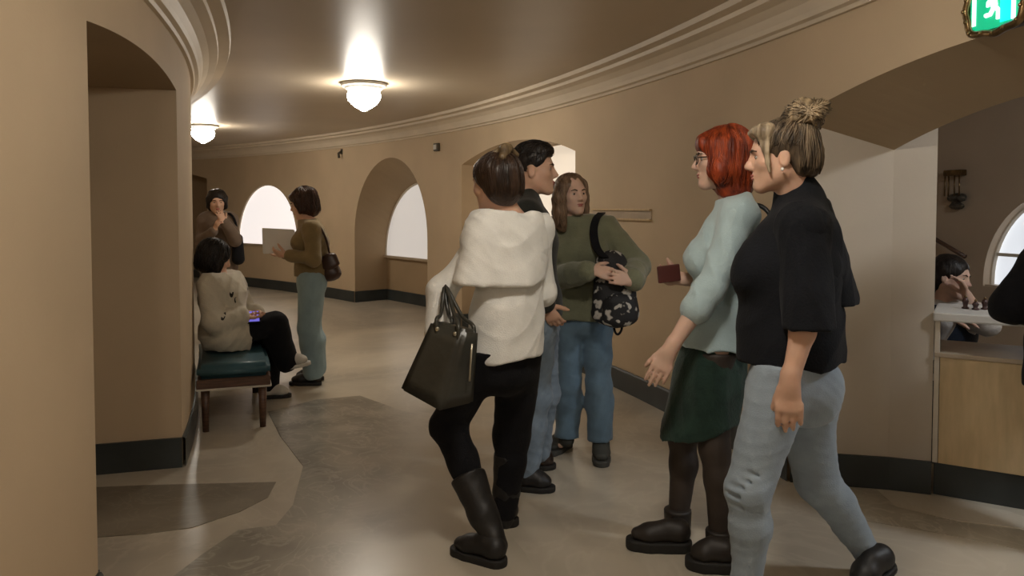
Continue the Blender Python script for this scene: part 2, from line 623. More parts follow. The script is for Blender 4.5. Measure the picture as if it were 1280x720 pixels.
struct(band('ceiling_room', 0, TH_A, TH_B, [(rin, ZR), (R_BACK + 0.02, ZR)], M['ceiling']), 'ceiling of the counter room')
fr = struct(band('window_4', R_BACK + 0.12, WIN_A, WIN_B, [(0, 0.80), (-0.10, 0.80), (-0.10, 0.83), (0, 0.83)], M['sill']), 'pale arched window behind the counter')
back_panel('window_blind', R_BACK + 0.115, opW, 0.83, None, emit('window_daylight', (0.80, 0.84, 0.90), 0.50), fr)
bm = bmesh.new()
c = [(WIN_A, 0.83)] + [(t, z) for t, z in opW.inner() if z > 0.83] + [(WIN_B, 0.83)]
add_tube(bm, [RP(t, R_BACK + 0.09, z) for t, z in c], 0.022, 6)
bmo('window_frame', bm, M['win_frame'], fr)
for k in (0.25, 0.5, 0.75):
    t = WIN_A + (WIN_B - WIN_A) * k
    zt = opW.arch(2 * k - 1, opW.izs, opW.izc)
    box('glazing_bar', RP(t, R_BACK + 0.09, (0.83 + zt) / 2), (0.025, 0.03, zt - 0.83), M['win_frame'], fr, Matrix.Rotation(t, 3, 'Z'))
t0_, t1_ = WIN_A + (WIN_B - WIN_A) * 0.05, WIN_B - (WIN_B - WIN_A) * 0.05
band('glazing_bar', R_BACK + 0.09, t0_, t1_, [(0, 1.06), (-0.03, 1.06), (-0.03, 1.085), (0, 1.085)], M['win_frame'], fr)


# ------------------------------------------------------------------ ceiling lamps
def ceiling_lamp(th, r, label, glass, zc=ZC):
    p = RP(th, r, zc)
    e = empty('ceiling_lamp', p)
    tag(e, label, 'ceiling lamp', 'glass globe ceiling lamps')
    lathe('lamp_base', [(0.0, 0.0), (0.19, 0.0), (0.205, -0.008), (0.205, -0.022), (0.185, -0.034), (0.168, -0.036), (0.165, -0.05),
                        (0.15, -0.06), (0.135, -0.06), (0.13, -0.075), (0.11, -0.075)], M['lamp_metal'], e)
    lathe('lamp_globe', [(0.118, -0.062), (0.135, -0.075), (0.146, -0.10), (0.147, -0.125), (0.135, -0.155), (0.11, -0.185), (0.075, -0.212),
                         (0.04, -0.232), (0.018, -0.246), (0.0, -0.252)], glass, e, 48, scallop=0.02, ns=12)
    return e


RM = 16.02
ceiling_lamp(th_of(G(453, 104, ZC)), RM, 'white globe ceiling lamp over the middle of the corridor', M['lamp_glass'])
ceiling_lamp(th_of(G(249, 156, ZC)), 15.6, 'farthest globe ceiling lamp half hidden by the left wall', M['lamp_glass'])
ceiling_lamp(0.118, 16.2, 'globe ceiling lamp overhead, nearest to the walking women', M['lamp_glass'])
ceiling_lamp(-0.145, RM, 'globe ceiling lamp behind the viewer', M['lamp_glass'])
ceiling_lamp(a4 - 0.10, 19.2, 'added unseen cool white globe lamp lighting the counter room', M['added_lamp_glass'], ZR)  # unseen lamp, added to throw cool light on the pier and jambs

# ------------------------------------------------------------------ implicit-surface modelling of soft bodies
def V(*a):
    return np.array(a, dtype=np.float32)


def nv(v):
    v = np.asarray(v, dtype=np.float32)
    return v / max(1e-9, float(np.linalg.norm(v)))


def cone(a, b, ra, rb, k=0.02, op='+'):
    return ('c', V(*a), V(*b), ra, rb, k, op)


def ell(c, r, rot=None, k=0.02, op='+'):
    return ('e', V(*c), V(*r), np.eye(3, dtype=np.float32) if rot is None else rot, k, op)


def seg(a, b, wa, wb, ax, k=0.02, op='+'):
    """flattened limb: (half width along ax, half depth) at each end"""
    return ('s', V(*a), V(*b), wa, wb, nv(ax), k, op)


def half(p, n, k=0.006):
    """keep what lies on the side opposite to n"""
    return ('h', V(*p), nv(n), k)


def chain(pts, rads, k=0.02):
    return [cone(pts[i], pts[i + 1], rads[i], rads[i + 1], k) for i in range(len(pts) - 1)]


def smin(a, b, k):
    if k <= 1e-6: return np.minimum(a, b)
    h = np.clip(k - np.abs(a - b), 0, None) / k
    return np.minimum(a, b) - h * h * k * 0.25


def prim_bounds(p):
    if p[0] == 'c':
        _, a, b, ra, rb, k, op = p
        lo = np.minimum(a - ra, b - rb); hi = np.maximum(a + ra, b + rb)
    elif p[0] == 'e':
        _, c, r, rot, k, op = p
        e = np.abs(rot) @ r
        lo, hi = c - e, c + e
    else:
        _, a, b, wa, wb, ax, k, op = p
        ra, rb = max(wa), max(wb)
        lo = np.minimum(a - ra, b - rb); hi = np.maximum(a + ra, b + rb)
    return lo, hi


def prim_eval(p, X, Y, Z):
    if p[0] == 'c':
        _, a, b, ra, rb, k, op = p
        ab = b - a
        L2 = max(1e-9, float(ab @ ab))
        t = ((X - a[0]) * ab[0] + (Y - a[1]) * ab[1] + (Z - a[2]) * ab[2]) / L2
        t = np.clip(t, 0, 1)
        d = np.sqrt((X - a[0] - t * ab[0]) ** 2 + (Y - a[1] - t * ab[1]) ** 2 + (Z - a[2] - t * ab[2]) ** 2)
        return d - (ra + (rb - ra) * t)
    if p[0] == 'e':
        _, c, r, rot, k, op = p
        x, y, z = X - c[0], Y - c[1], Z - c[2]
        q = [(rot[0, i] * x + rot[1, i] * y + rot[2, i] * z) / r[i] for i in range(3)]
        k0 = np.sqrt(q[0] ** 2 + q[1] ** 2 + q[2] ** 2)
        k1 = np.sqrt((q[0] / r[0]) ** 2 + (q[1] / r[1]) ** 2 + (q[2] / r[2]) ** 2)
        return k0 * (k0 - 1) / np.maximum(k1, 1e-6)
    _, a, b, wa, wb, ax, k, op = p
    ab = b - a
    L = max(1e-6, float(np.linalg.norm(ab)))
    u = ab / L
    w = ax - u * float(ax @ u)
    w = nv(w)
    dd = np.cross(u, w)
    x, y, z = X - a[0], Y - a[1], Z - a[2]
    l = x * u[0] + y * u[1] + z * u[2]
    t = np.clip(l / L, 0, 1)
    over = l - t * L
    lat = x * w[0] + y * w[1] + z * w[2]
    dep = x * dd[0] + y * dd[1] + z * dd[2]
    rw = wa[0] + (wb[0] - wa[0]) * t
    rd = wa[1] + (wb[1] - wa[1]) * t
    rm = np.minimum(rw, rd)
    qa, qb, qc = lat / rw, dep / rd, over / rm
    k0 = np.sqrt(qa * qa + qb * qb + qc * qc)
    k1 = np.sqrt((qa / rw) ** 2 + (qb / rd) ** 2 + (qc / rm) ** 2)
    return k0 * (k0 - 1) / np.maximum(k1, 1e-6)


def surface_net(F, org, h):
    S = F < 0
    c = np.zeros(tuple(n - 1 for n in F.shape), dtype=np.uint8)
    for dx in (0, 1):
        for dy in (0, 1):
            for dz in (0, 1):
                c += S[dx:F.shape[0] - 1 + dx, dy:F.shape[1] - 1 + dy, dz:F.shape[2] - 1 + dz]
    act = (c > 0) & (c < 8)
    I, J, K = np.nonzero(act)
    n = len(I)
    idx = np.full(act.shape, -1, dtype=np.int32)
    idx[I, J, K] = np.arange(n)
    pos = np.zeros((n, 3), dtype=np.float32)
    cnt = np.zeros(n, dtype=np.float32)
    corners = [(x, y, z) for x in (0, 1) for y in (0, 1) for z in (0, 1)]
    for a in corners:
        for ax in range(3):
            if a[ax]: continue
            b = list(a); b[ax] = 1
            fa = F[I + a[0], J + a[1], K + a[2]]
            fb = F[I + b[0], J + b[1], K + b[2]]
            m = (fa < 0) != (fb < 0)
            t = np.where(m, fa / np.where(m, fa - fb, 1), 0)
            t = np.clip(t, 0.02, 0.98)
            for q in range(3):
                pos[:, q] += np.where(m, a[q] + (t if q == ax else 0), 0)
            cnt += m
    pos /= cnt[:, None]
    pos += np.stack([I, J, K], 1)
    pos = pos * h + org
    faces = []
    for ax in range(3):
        b, g = (ax + 1) % 3, (ax + 2) % 3
        sl0 = [slice(None)] * 3; sl1 = [slice(None)] * 3
        sl0[ax] = slice(0, -1); sl1[ax] = slice(1, None)
        s0, s1 = S[tuple(sl0)], S[tuple(sl1)]
        E = np.nonzero(s0 != s1)
        sg = s0[E]
        E = [e.copy() for e in E]
        ok = (E[b] > 0) & (E[b] < F.shape[b] - 1) & (E[g] > 0) & (E[g] < F.shape[g] - 1)
        E = [e[ok] for e in E]
        sg = sg[ok]

        def cell(db, dg):
            q = [None] * 3
            q[ax] = E[ax]; q[b] = E[b] + db; q[g] = E[g] + dg
            return idx[q[0], q[1], q[2]]
        v = np.stack([cell(-1, -1), cell(0, -1), cell(0, 0), cell(-1, 0)], 1)
        v[~sg] = v[~sg][:, ::-1]
        faces.append(v)
    return pos, np.concatenate(faces)


RES = 1.0   # global detail factor


def soft(name, prims, m, parent=None, base=(0, 0, 0), res=0.007, disp=None, relax=1):
    """smooth union of the prims turned into one closed mesh; base is subtracted (local origin)"""
    prims = [p for p in prims if p is not None]
    adds = [p for p in prims if p[0] != 'h' and p[-1] == '+']
    res *= RES
    pad = res * 3 + (0.02 if disp else 0.004)
    lo = np.min([prim_bounds(p)[0] for p in adds], 0) - pad
    hi = np.max([prim_bounds(p)[1] for p in adds], 0) + pad
    for p in prims:   # axis-aligned cuts shrink the grid
        if p[0] == 'h':
            for i in range(3):
                if p[2][i] > 0.999: hi[i] = min(hi[i], p[1][i] + pad)
                if p[2][i] < -0.999: lo[i] = max(lo[i], p[1][i] - pad)
    n = np.ceil((hi - lo) / res).astype(int) + 1
    F = np.full(tuple(n), 0.5, dtype=np.float32)
    axs = [(lo[i] + np.arange(n[i]) * res).astype(np.float32) for i in range(3)]
    for p in prims:
        if p[0] == 'h':
            _, q, nn, k = p
            d = (axs[0][:, None, None] - q[0]) * nn[0] + (axs[1][None, :, None] - q[1]) * nn[1] + (axs[2][None, None, :] - q[2]) * nn[2]
            F = -smin(-F, -d.astype(np.float32), k)
            continue
        l, h = prim_bounds(p)
        k = p[-2]
        mg = k + res * 2.5 + 0.012
        i0 = np.clip(np.floor((l - mg - lo) / res).astype(int), 0, n - 1)
        i1 = np.clip(np.ceil((h + mg - lo) / res).astype(int) + 1, 1, n)
        if np.any(i1 <= i0): continue
        sl = tuple(slice(i0[i], i1[i]) for i in range(3))
        d = prim_eval(p, axs[0][sl[0]][:, None, None], axs[1][sl[1]][None, :, None], axs[2][sl[2]][None, None, :])
        if p[-1] == '+':
            F[sl] = smin(F[sl], d, k)
        else:
            F[sl] = -smin(-F[sl], d, k)
    if disp is not None:
        near = np.abs(F) < 0.05
        I = np.nonzero(near)
        F[I] += disp(axs[0][I[0]], axs[1][I[1]], axs[2][I[2]])
    pos, faces = surface_net(F, lo, res)
    for _ in range(relax):
        e = np.concatenate([faces[:, [0, 1]], faces[:, [1, 2]], faces[:, [2, 3]], faces[:, [3, 0]]])
        acc = np.zeros_like(pos); cn = np.zeros(len(pos), dtype=np.float32)
        np.add.at(acc, e[:, 0], pos[e[:, 1]]); np.add.at(cn, e[:, 0], 1)
        np.add.at(acc, e[:, 1], pos[e[:, 0]]); np.add.at(cn, e[:, 1], 1)
        pos = pos * 0.5 + 0.5 * acc / np.maximum(cn, 1)[:, None]
    pos = pos - np.array(base, dtype=np.float32)
    me = bpy.data.meshes.new(name)
    me.vertices.add(len(pos))
    me.vertices.foreach_set('co', pos.astype(np.float32).ravel())
    me.loops.add(len(faces) * 4)
    me.loops.foreach_set('vertex_index', faces.astype(np.int32).ravel())
    me.polygons.add(len(faces))
    me.polygons.foreach_set('loop_start', np.arange(0, len(faces) * 4, 4, dtype=np.int32))
    me.update(calc_edges=True)
    me.validate()
    me.polygons.foreach_set('use_smooth', np.ones(len(me.polygons), dtype=bool))
    return link(name, me, m, parent)


def folds(seed, amp=0.005, freq=28.0, stretch=(1, 1, 0.45), warp=0.05):
    rs = np.random.RandomState(seed)
    dirs = rs.normal(size=(5, 3)) * np.array(stretch)
    dirs = dirs / np.linalg.norm(dirs, axis=1)[:, None]
    ph = rs.uniform(0, 6.28, 5)
    fr = freq * rs.uniform(0.6, 1.5, 5)

    def fn(x, y, z):
        wx = x + warp * np.sin(z * 9 + ph[0]) ; wy = y + warp * np.sin(z * 7 + x * 6 + ph[1]); wz = z + warp * np.sin(x * 11 + y * 8 + ph[2])
        s = 0
        for i in range(5):
            w = np.sin((fr[i] if i < 3 else fr[i] * 1.35) * (wx * dirs[i][0] + wy * dirs[i][1] + wz * dirs[i][2]) + ph[i])
            s = s + (w if i < 3 else 1.5 * (0.65 - np.sqrt(np.abs(w) + .01)) * -1.0)
        return (amp * s / 2.2).astype(np.float32)
    return fn


def frame(fwd, up=(0, 0, 1)):
    """columns: right, forward, up"""
    f = nv(fwd)
    r = nv(np.cross(f, V(*up)))
    u = np.cross(r, f)
    return np.stack([r, f, u], 1).astype(np.float32)


def ball(name, c, r, m, parent, base, rot=None, seg_=12):
    bm = bmesh.new()
    bmesh.ops.create_uvsphere(bm, u_segments=seg_, v_segments=8, radius=1.0)
    for v in bm.verts:
        p = np.array([v.co.x * r[0], v.co.y * r[1], v.co.z * r[2]])
        if rot is not None: p = rot @ p
        v.co = Vector(p + np.array(c) - np.array(base))
    return bmo(name, bm, m, parent, True)


def strands(name, hair, m, p, paths, rad=.0022, lift=.0015, seed=1, jit=.006):
    """thin locks that follow the hair surface; paths are lists of head-frame points"""
    rs = random.Random(seed)
    me = hair.data
    from mathutils.bvhtree import BVHTree
    bv = BVHTree.FromPolygons([v.co.copy() for v in me.vertices], [tuple(q.vertices) for q in me.polygons])
    bm = bmesh.new()
    for path in paths:
        pts = spline([Vector(p.H(*q) - p.base) + Vector((rs.gauss(0, jit), rs.gauss(0, jit), rs.gauss(0, jit))) for q in path], 5)
        out = []
        lf = lift + rs.uniform(-.0015, .003)
        for q in pts:
            loc, nrm, i, dist = bv.find_nearest(q)
            if loc is None or dist > .05: continue
            out.append(loc + nrm * lf)
        if len(out) < 3: continue
        n = len(out)
        r0 = rad * rs.uniform(.6, 1.4)
        add_tube(bm, out, [r0 * (.45 + .55 * math.sin(math.pi * (i + .6) / (n + .2))) for i in range(n)], 4)
    o = bmo(name, bm, m, hair, True)
    o['kind'] = 'stuff'
    return o


def fall_paths(n, zlow, seed, front=-.9, back=3.14, ylow=0.0, spread=1.0, rx=.095, ry=.115, part=.0):
    """paths from the crown over the head and down, all round except the face"""
    rs = random.Random(seed)
    out = []
    for k in range(n):
        a = rs.choice((-1, 1)) * rs.uniform(.75, 3.1)      # 0 = face, pi = back of the head
        x, y = math.sin(a), math.cos(a)
        zl = zlow * rs.uniform(.75, 1.0)
        out.append([(part + x * .02, y * .02 - .02, .135), (x * rx * .7, y * ry * .7 - .02, .105), (x * rx, y * ry - .02, .03),
                    (x * rx * spread, y * ry * spread - .02 + ylow * .5, zl * .5), (x * rx * spread * .95, y * ry * spread * .95 - .02 + ylow, zl)])
    return out


def up_paths(n, tip, seed):
    """combed up from the hairline to a knot at tip"""
    rs = random.Random(seed)
    out = []
    for k in range(n):
        a = rs.choice((-1, 1)) * rs.uniform(.5, 3.1)
        x, y = math.sin(a), math.cos(a)
        z0 = -.06 if abs(a) > 1.9 else .03
        p0 = (x * .09, y * .105 - .02, z0)
        p1 = (x * .09, y * .10 - .025, .05)
        p2 = (x * .055 + tip[0] * .4, y * .06 - .02 + tip[1] * .4, .105)
        out.append([p0, p1, p2, tip])
    return out


# ------------------------------------------------------------------ people
def skin_mat(name, col):
    return mat(name, col, 0.5, 0.06, 12, 0.03, 120, sss=0.15, spec=0.35)


def hair_mat(name, c1, c2, rough=0.42):
    return mat(name, c1, rough, 0, 45, 0.5, 110, col2=c2, stretch=(1, 1, 0.12), lo=0.32, hi=0.72, spec=.35)


def cloth(name, col, var=0.1, rough=0.85, bump=0.25, bscale=160, scale=9, sheen=0.15, **k):
    return mat(name, col, rough, var, scale, bump, bscale, sheen=sheen, spec=0.2, **k)


M['eye_white'] = mat('eye_white', (0.42, 0.38, 0.35), 0.3, 0.02)
M['iris'] = mat('iris', (0.05, 0.03, 0.02), 0.2, 0.1)
M['lips'] = mat('lips', (0.42, 0.13, 0.11), 0.45, 0.08)
M['brow'] = mat('brow_hair', (0.06, 0.035, 0.02), 0.7, 0.1)


def head_prims(hc, fr, s=1.0, ears=True):
    """hc: centre of the head at eye level; fr: frame"""
    def P(x, y, z): return np.asarray(hc) + fr @ (V(x, y, z) * s)
    def E(x, y, z, a, b, c, k, op='+'): return ell(P(x, y, z), (a * s, b * s, c * s), fr, k, op)
    out = [E(0, -.014, .034, .074, .096, .083, .02),
           E(0, .030, -.030, .058, .058, .078, .03),
           cone(P(-.042, -.005, -.052), P(-.012, .062, -.098), .022 * s, .015 * s, .035 * s),
           cone(P(.042, -.005, -.052), P(.012, .062, -.098), .022 * s, .015 * s, .035 * s),
           E(0, .068, -.098, .019, .017, .016, .02),
           E(-.040, .050, -.022, .024, .026, .024, .02), E(.040, .050, -.022, .024, .026, .024, .02),
           cone(P(-.034, .073, .020), P(.034, .073, .020), .012 * s, .012 * s, .02 * s),
           E(-.031, .094, -.001, .017, .016, .012, .014, '-'), E(.031, .094, -.001, .017, .016, .012, .014, '-'),
           cone(P(0, .082, .008), P(0, .104, -.030), .0085 * s, .0115 * s, .012 * s),
           E(-.011, .092, -.036, .009, .011, .008, .008), E(.011, .092, -.036, .009, .011, .008, .008),
           E(0, .083, -.060, .024, .010, .007, .008), E(0, .081, -.071, .021, .010, .007, .008)]
    if ears:
        for sx in (-1, 1):
            out += [E(sx * .075, -.008, -.012, .010, .019, .031, .008), E(sx * .083, -.002, -.010, .005, .009, .017, .006, '-')]
    return out


def face_parts(parent, base, hc, fr, s=1.0, lips=None, brow=None):
    def P(x, y, z): return np.asarray(hc) + fr @ (V(x, y, z) * s)
    for sx in (-1, 1):
        e = ball('eye', P(sx * .031, .0700, -.001), V(.0125, .0115, .0070) * s, M['eye_white'], parent, base, fr)
        ball('iris', P(sx * .031, .0785, -.001), V(.0058, .003, .0058) * s, M['iris'], e, base, fr)
        pts = [P(sx * .014, .089, .017), P(sx * .030, .0885, .023), P(sx * .048, .076, .018)]
        bm = bmesh.new()
        add_tube(bm, [Vector(p - np.array(base)) for p in pts], [.0035 * s, .004 * s, .002 * s], 6)
        bmo('eyebrow', bm, brow or M['brow'], parent, True)
    soft('lips', [ell(P(0, .0875, -.0605), (.021 * s, .008 * s, .0052 * s), fr, .004), ell(P(0, .0855, -.0705), (.018 * s, .008 * s, .0055 * s), fr, .004)],
         lips or M['lips'], parent, base, 0.003)


def hand_prims(w, fd, pn, thumb, curl=0.5, s=1.0, spread=0.18, thumb_out=0.7, splay=None):
    """w wrist, fd finger direction, pn palm-facing normal, thumb: direction of the thumb side"""
    fd = nv(fd)
    pn = nv(np.asarray(pn) - fd * float(np.dot(pn, fd)))
    tl = nv(np.cross(fd, pn))
    if float(tl @ np.asarray(thumb, dtype=np.float32)) < 0: tl = -tl
    w = np.asarray(w, dtype=np.float32)
    out = [seg(w + fd * .012 * s, w + fd * .082 * s, (.029 * s, .017 * s), (.040 * s, .0135 * s), tl, .012 * s),
           cone(w - fd * .02 * s, w + fd * .02 * s, .025 * s, .023 * s, .02 * s)]
    lens = (.070, .080, .074, .057)
    for i in range(4):
        off = (1.5 - i) * .0205 * s
        p = w + fd * (.086 - .004 * abs(i - 1)) * s + tl * off
        d = nv(fd + tl * (1.5 - i) * spread * 0.25)
        ang = 0.0
        pts = [p - fd * .015 * s, p]
        for j, fr_ in enumerate((.44, .31, .25)):
            ang += curl * (0.75, 0.95, 0.6)[j]
            dj = nv(d * math.cos(ang) + pn * math.sin(ang))
            p = p + dj * lens[i] * fr_ * s
            pts.append(p)
        rr = [.0105, .0100, .0092, .0083, .0070]
        out += chain(pts, [r * s for r in rr], .003)
    p = w + fd * .022 * s + tl * .024 * s
    d = nv(fd * (1 - thumb_out * .6) + tl * thumb_out + pn * .35)
    pts = [p, p + d * .036 * s]
    d2 = nv(d + fd * .35 + pn * curl * .4)
    pts.append(pts[-1] + d2 * .030 * s)
    d3 = nv(d2 + pn * curl * .4)
    pts.append(pts[-1] + d3 * .025 * s)
    out += chain(pts, [.0145 * s, .0120 * s, .0110 * s, .0085 * s], .006)
    return out


class Person:
    def __init__(s, label, base, skin, J, hd, res=0.007, k=1.0, wid=1.0):
        """J: joints (world points); hd: dict(c, fwd, up)"""
        s.base = np.array(base, dtype=np.float32)
        s.root = empty('person', base)
        tag(s.root, label, 'person', None)
        s.J = {n: np.array(p, dtype=np.float32) for n, p in J.items()}
        s.skin, s.res, s.k, s.wid = skin, res, k, wid
        s.hc = np.array(hd['c'], dtype=np.float32)
        s.hf = frame(hd['fwd'], hd.get('up', (0, 0, 1)))
        s.hs = hd.get('s', 1.0)
        s.hands = {}
        j = s.J
        s.sax = nv(j['shR'] - j['shL'])
        s.pax = nv(j['hipR'] - j['hipL'])

    def torso(s, g=0.0, gd=0.0, bust=0.0, hipw=1.0, waistw=1.0, chestw=1.0):
        """g: garment offset"""
        j, k, w = s.J, s.k, s.wid
        pel = (j['hipL'] + j['hipR']) / 2
        sh = (j['shL'] + j['shR']) / 2
        nb = j['neck']
        wa = j['waist'] if 'waist' in j else pel * .55 + sh * .45
        ch = j['chest'] if 'chest' in j else pel * .22 + sh * .78
        mid = nv(s.sax + s.pax)
        def t(a, b): return (a * k * w + g, b * k * w + g + gd)
        out = [seg(pel - nv(wa - pel) * .03, pel * .5 + wa * .5, t(.158 * hipw, .112 * hipw), t(.142 * hipw, .102 * hipw), s.pax, .04),
               seg(pel * .5 + wa * .5, wa, t(.142 * hipw, .102 * hipw), t(.118 * waistw, .088 * waistw), mid, .04),
               seg(wa, ch, t(.118 * waistw, .088 * waistw), t(.142 * chestw, .102 * chestw), s.sax, .04),
               seg(ch, ch * .35 + sh * .65, t(.142 * chestw, .102 * chestw), t(.135 * chestw, .078 * chestw), s.sax, .04),
               cone(nb, j['shL'], .048 * k + g * .8, .050 * k + g, .05), cone(nb, j['shR'], .048 * k + g * .8, .050 * k + g, .05)]
        if bust:
            fw = nv(np.cross(V(0, 0, 1), s.sax))
            for sx in (-1, 1):
                c = ch + fw * (.075 * k + bust * .25) + s.sax * sx * .065 * k - V(0, 0, .02)
                out.append(ell(c, (.062 * k + g, .05 * k + bust * .5 + g, .062 * k + g), frame(fw), .05))
        return out

    def arm(s, S, g=0.0, upto=2.0, ru=(.048, .041), rf=(.041, .028)):
        """upto 1 = to elbow, 2 = to wrist"""
        j, k = s.J, s.k
        a, b, c = j['sh' + S], j['el' + S], j['wr' + S]
        if upto <= 1:
            e = a + (b - a) * upto
            return [cone(a, e, ru[0] * k + g, (ru[0] + (ru[1] - ru[0]) * upto) * k + g, .03)]
        f = upto - 1
        e = b + (c - b) * f
        m = b * .7 + c * .3
        out = [cone(a, b, ru[0] * k + g, ru[1] * k + g, .03)]
        if f > .35 and g < .012:
            out += [cone(b, m, rf[0] * k + g, rf[0] * k + g, .02), cone(m, e, rf[0] * k + g, (rf[0] + (rf[1] - rf[0]) * f) * k + g, .02)]
        else:
            out += [cone(b, e, rf[0] * k + g, (rf[0] + (rf[1] - rf[0]) * f) * k + g, .02)]
        return out

    def leg(s, S, g=0.0, r=(.086, .056, .037), calf=.054, gk=None, ga=None):
        j, k = s.J, s.k
        a, b, c = j['hip' + S], j['kn' + S], j['an' + S]
        gk = g if gk is None else gk
        ga = g if ga is None else ga
        m = b * .68 + c * .32
        back = nv(np.cross(s.pax, nv(c - b)))
        d = nv(b - a)
        # the calf bulges to the back of the shin
        fw = nv(np.cross(V(0, 0, 1), s.pax))
        mm = m - fw * .012
        return [cone(a, b, r[0] * k + g, r[1] * k + gk, .03), cone(b, mm, r[1] * k + gk, calf * k + (gk + ga) / 2, .03),
                cone(mm, c, calf * k + (gk + ga) / 2, r[2] * k + ga, .03)]

    def add(s, name, prims, m, res=None, disp=None, parent=None, relax=1):
        return soft(name, prims, m, parent or s.root, s.base, res or s.res, disp, relax)

    def body(s, extra=(), lips=None, brow=None, face=True, feet=True, thighs=1.0, ears=True):
        j, k = s.J, s.k
        p = s.torso(-.014) + s.arm('L', -.002) + s.arm('R', -.002) + s.leg('L', -.010) + s.leg('R', -.010)
        hb = s.hc + s.hf @ V(0, -.022, -.055) * s.hs
        p += [cone(j['neck'] + V(0, 0, -.02), hb, .058 * k, .050 * k * s.hs, .03)]
        p += head_prims(s.hc, s.hf, s.hs, ears)
        for S in 'LR':
            if S in s.hands: p += hand_prims(j['wr' + S], **s.hands[S])
            if 'toe' + S in j:
                a, t = j['an' + S], j['toe' + S]
                p += [cone(a, a + (t - a) * .30, .030 * k, .022 * k, .02)]
        p += list(extra)
        b = s.add('body', p, s.skin)
        if face: face_parts(s.root, s.base, s.hc, s.hf, s.hs, lips, brow)
        return b

    def H(s, x, y, z):
        return s.hc + s.hf @ (V(x, y, z) * s.hs)

    def HE(s, x, y, z, a, b, c, k=.02, op='+'):
        return ell(s.H(x, y, z), (a * s.hs, b * s.hs, c * s.hs), s.hf, k, op)

    def shoe(s, S, m, sole_m, up=0.10, w=.046, tall=0.0, length=.25, name='shoe', sole=.022, heel=0.0, sole_ext=.006, tip=0.0):
        """foot from ankle to toe direction; toe joint gives the direction and the pitch"""
        j, k = s.J, s.k
        a, t = j['an' + S], j['toe' + S]
        z0 = s.J.get('gz' + S, V(0, 0, 0))
        # pitch of the sole: from the heel point to the toe point
        h, tt = j['heel' + S], t
        d = nv(tt - h)
        upv = nv(V(0, 0, 1) - d * d[2])
        side = np.cross(d, upv)
        L = float(np.linalg.norm(tt - h))
        up_ = upv * sole
        hp, bp = h + d * .05 + up_ + upv * .032, h + d * (L * .66) + up_ + upv * .026
        tp = tt - d * .040 + up_ + upv * .022
        prims = [seg(hp, bp, (.036 * k, .038 * k), (w * k, .034 * k), side, .025), seg(bp, tp, (w * k, .034 * k), (.036 * k, .024 * k), side, .025),
                 cone(hp + upv * .01, a + (a - hp) * (tall / .1 if tall else .15), .044 * k, .045 * k, .03),
                 cone(h + d * .10 + up_ + upv * .055, bp, .034 * k, .030 * k, .03), half(h + up_, -upv, .002)]
        if tall:
            prims.append(half(a + V(0, 0, tall), (0, 0, 1), .004))
        o = s.add(name, prims, m, min(s.res, .006))
        sp = [seg(h + d * .045 + upv * sole * .5, bp - up_ - upv * .026 + upv * sole * .5, (.040 * k + sole_ext, .2), (w * k + sole_ext, .2), side, .01),
              seg(bp - up_ - upv * .026 + upv * sole * .5, tt - d * .042 + upv * sole * .5, (w * k + sole_ext, .2), (.040 * k + sole_ext, .2), side, .01),
              half(h + upv * (sole + .004), upv, .003), half(h, -upv, .003)]
        s.add('sole', sp, sole_m, .005, None, o)
        return o


def N_(px, py, d):
    return np.array(W(px, py, d), dtype=np.float32)


def NG(px, py):
    return np.array(G(px, py), dtype=np.float32)


SK_LIGHT = skin_mat('skin_light', (0.62, 0.38, 0.27))
SK_PALE = skin_mat('skin_pale', (0.66, 0.44, 0.34))
SK_WARM = skin_mat('skin_warm', (0.58, 0.34, 0.23))
SK_TIGHTS = mat('black_tights', (0.035, 0.024, 0.018), 0.6, 0.25, 8)
M['black_cloth'] = cloth('black_cloth', (0.007, 0.007, 0.009), 0.2, 0.9, sheen=.03)
M['black_leather'] = mat('black_leather', (0.012, 0.011, 0.011), 0.5, 0.2, 12, 0.1, 60)
M['sole_black'] = mat('black_rubber', (0.012, 0.011, 0.010), 0.7, 0.1)
M['sole_white'] = mat('white_rubber', (0.55, 0.53, 0.48), 0.6, 0.05)


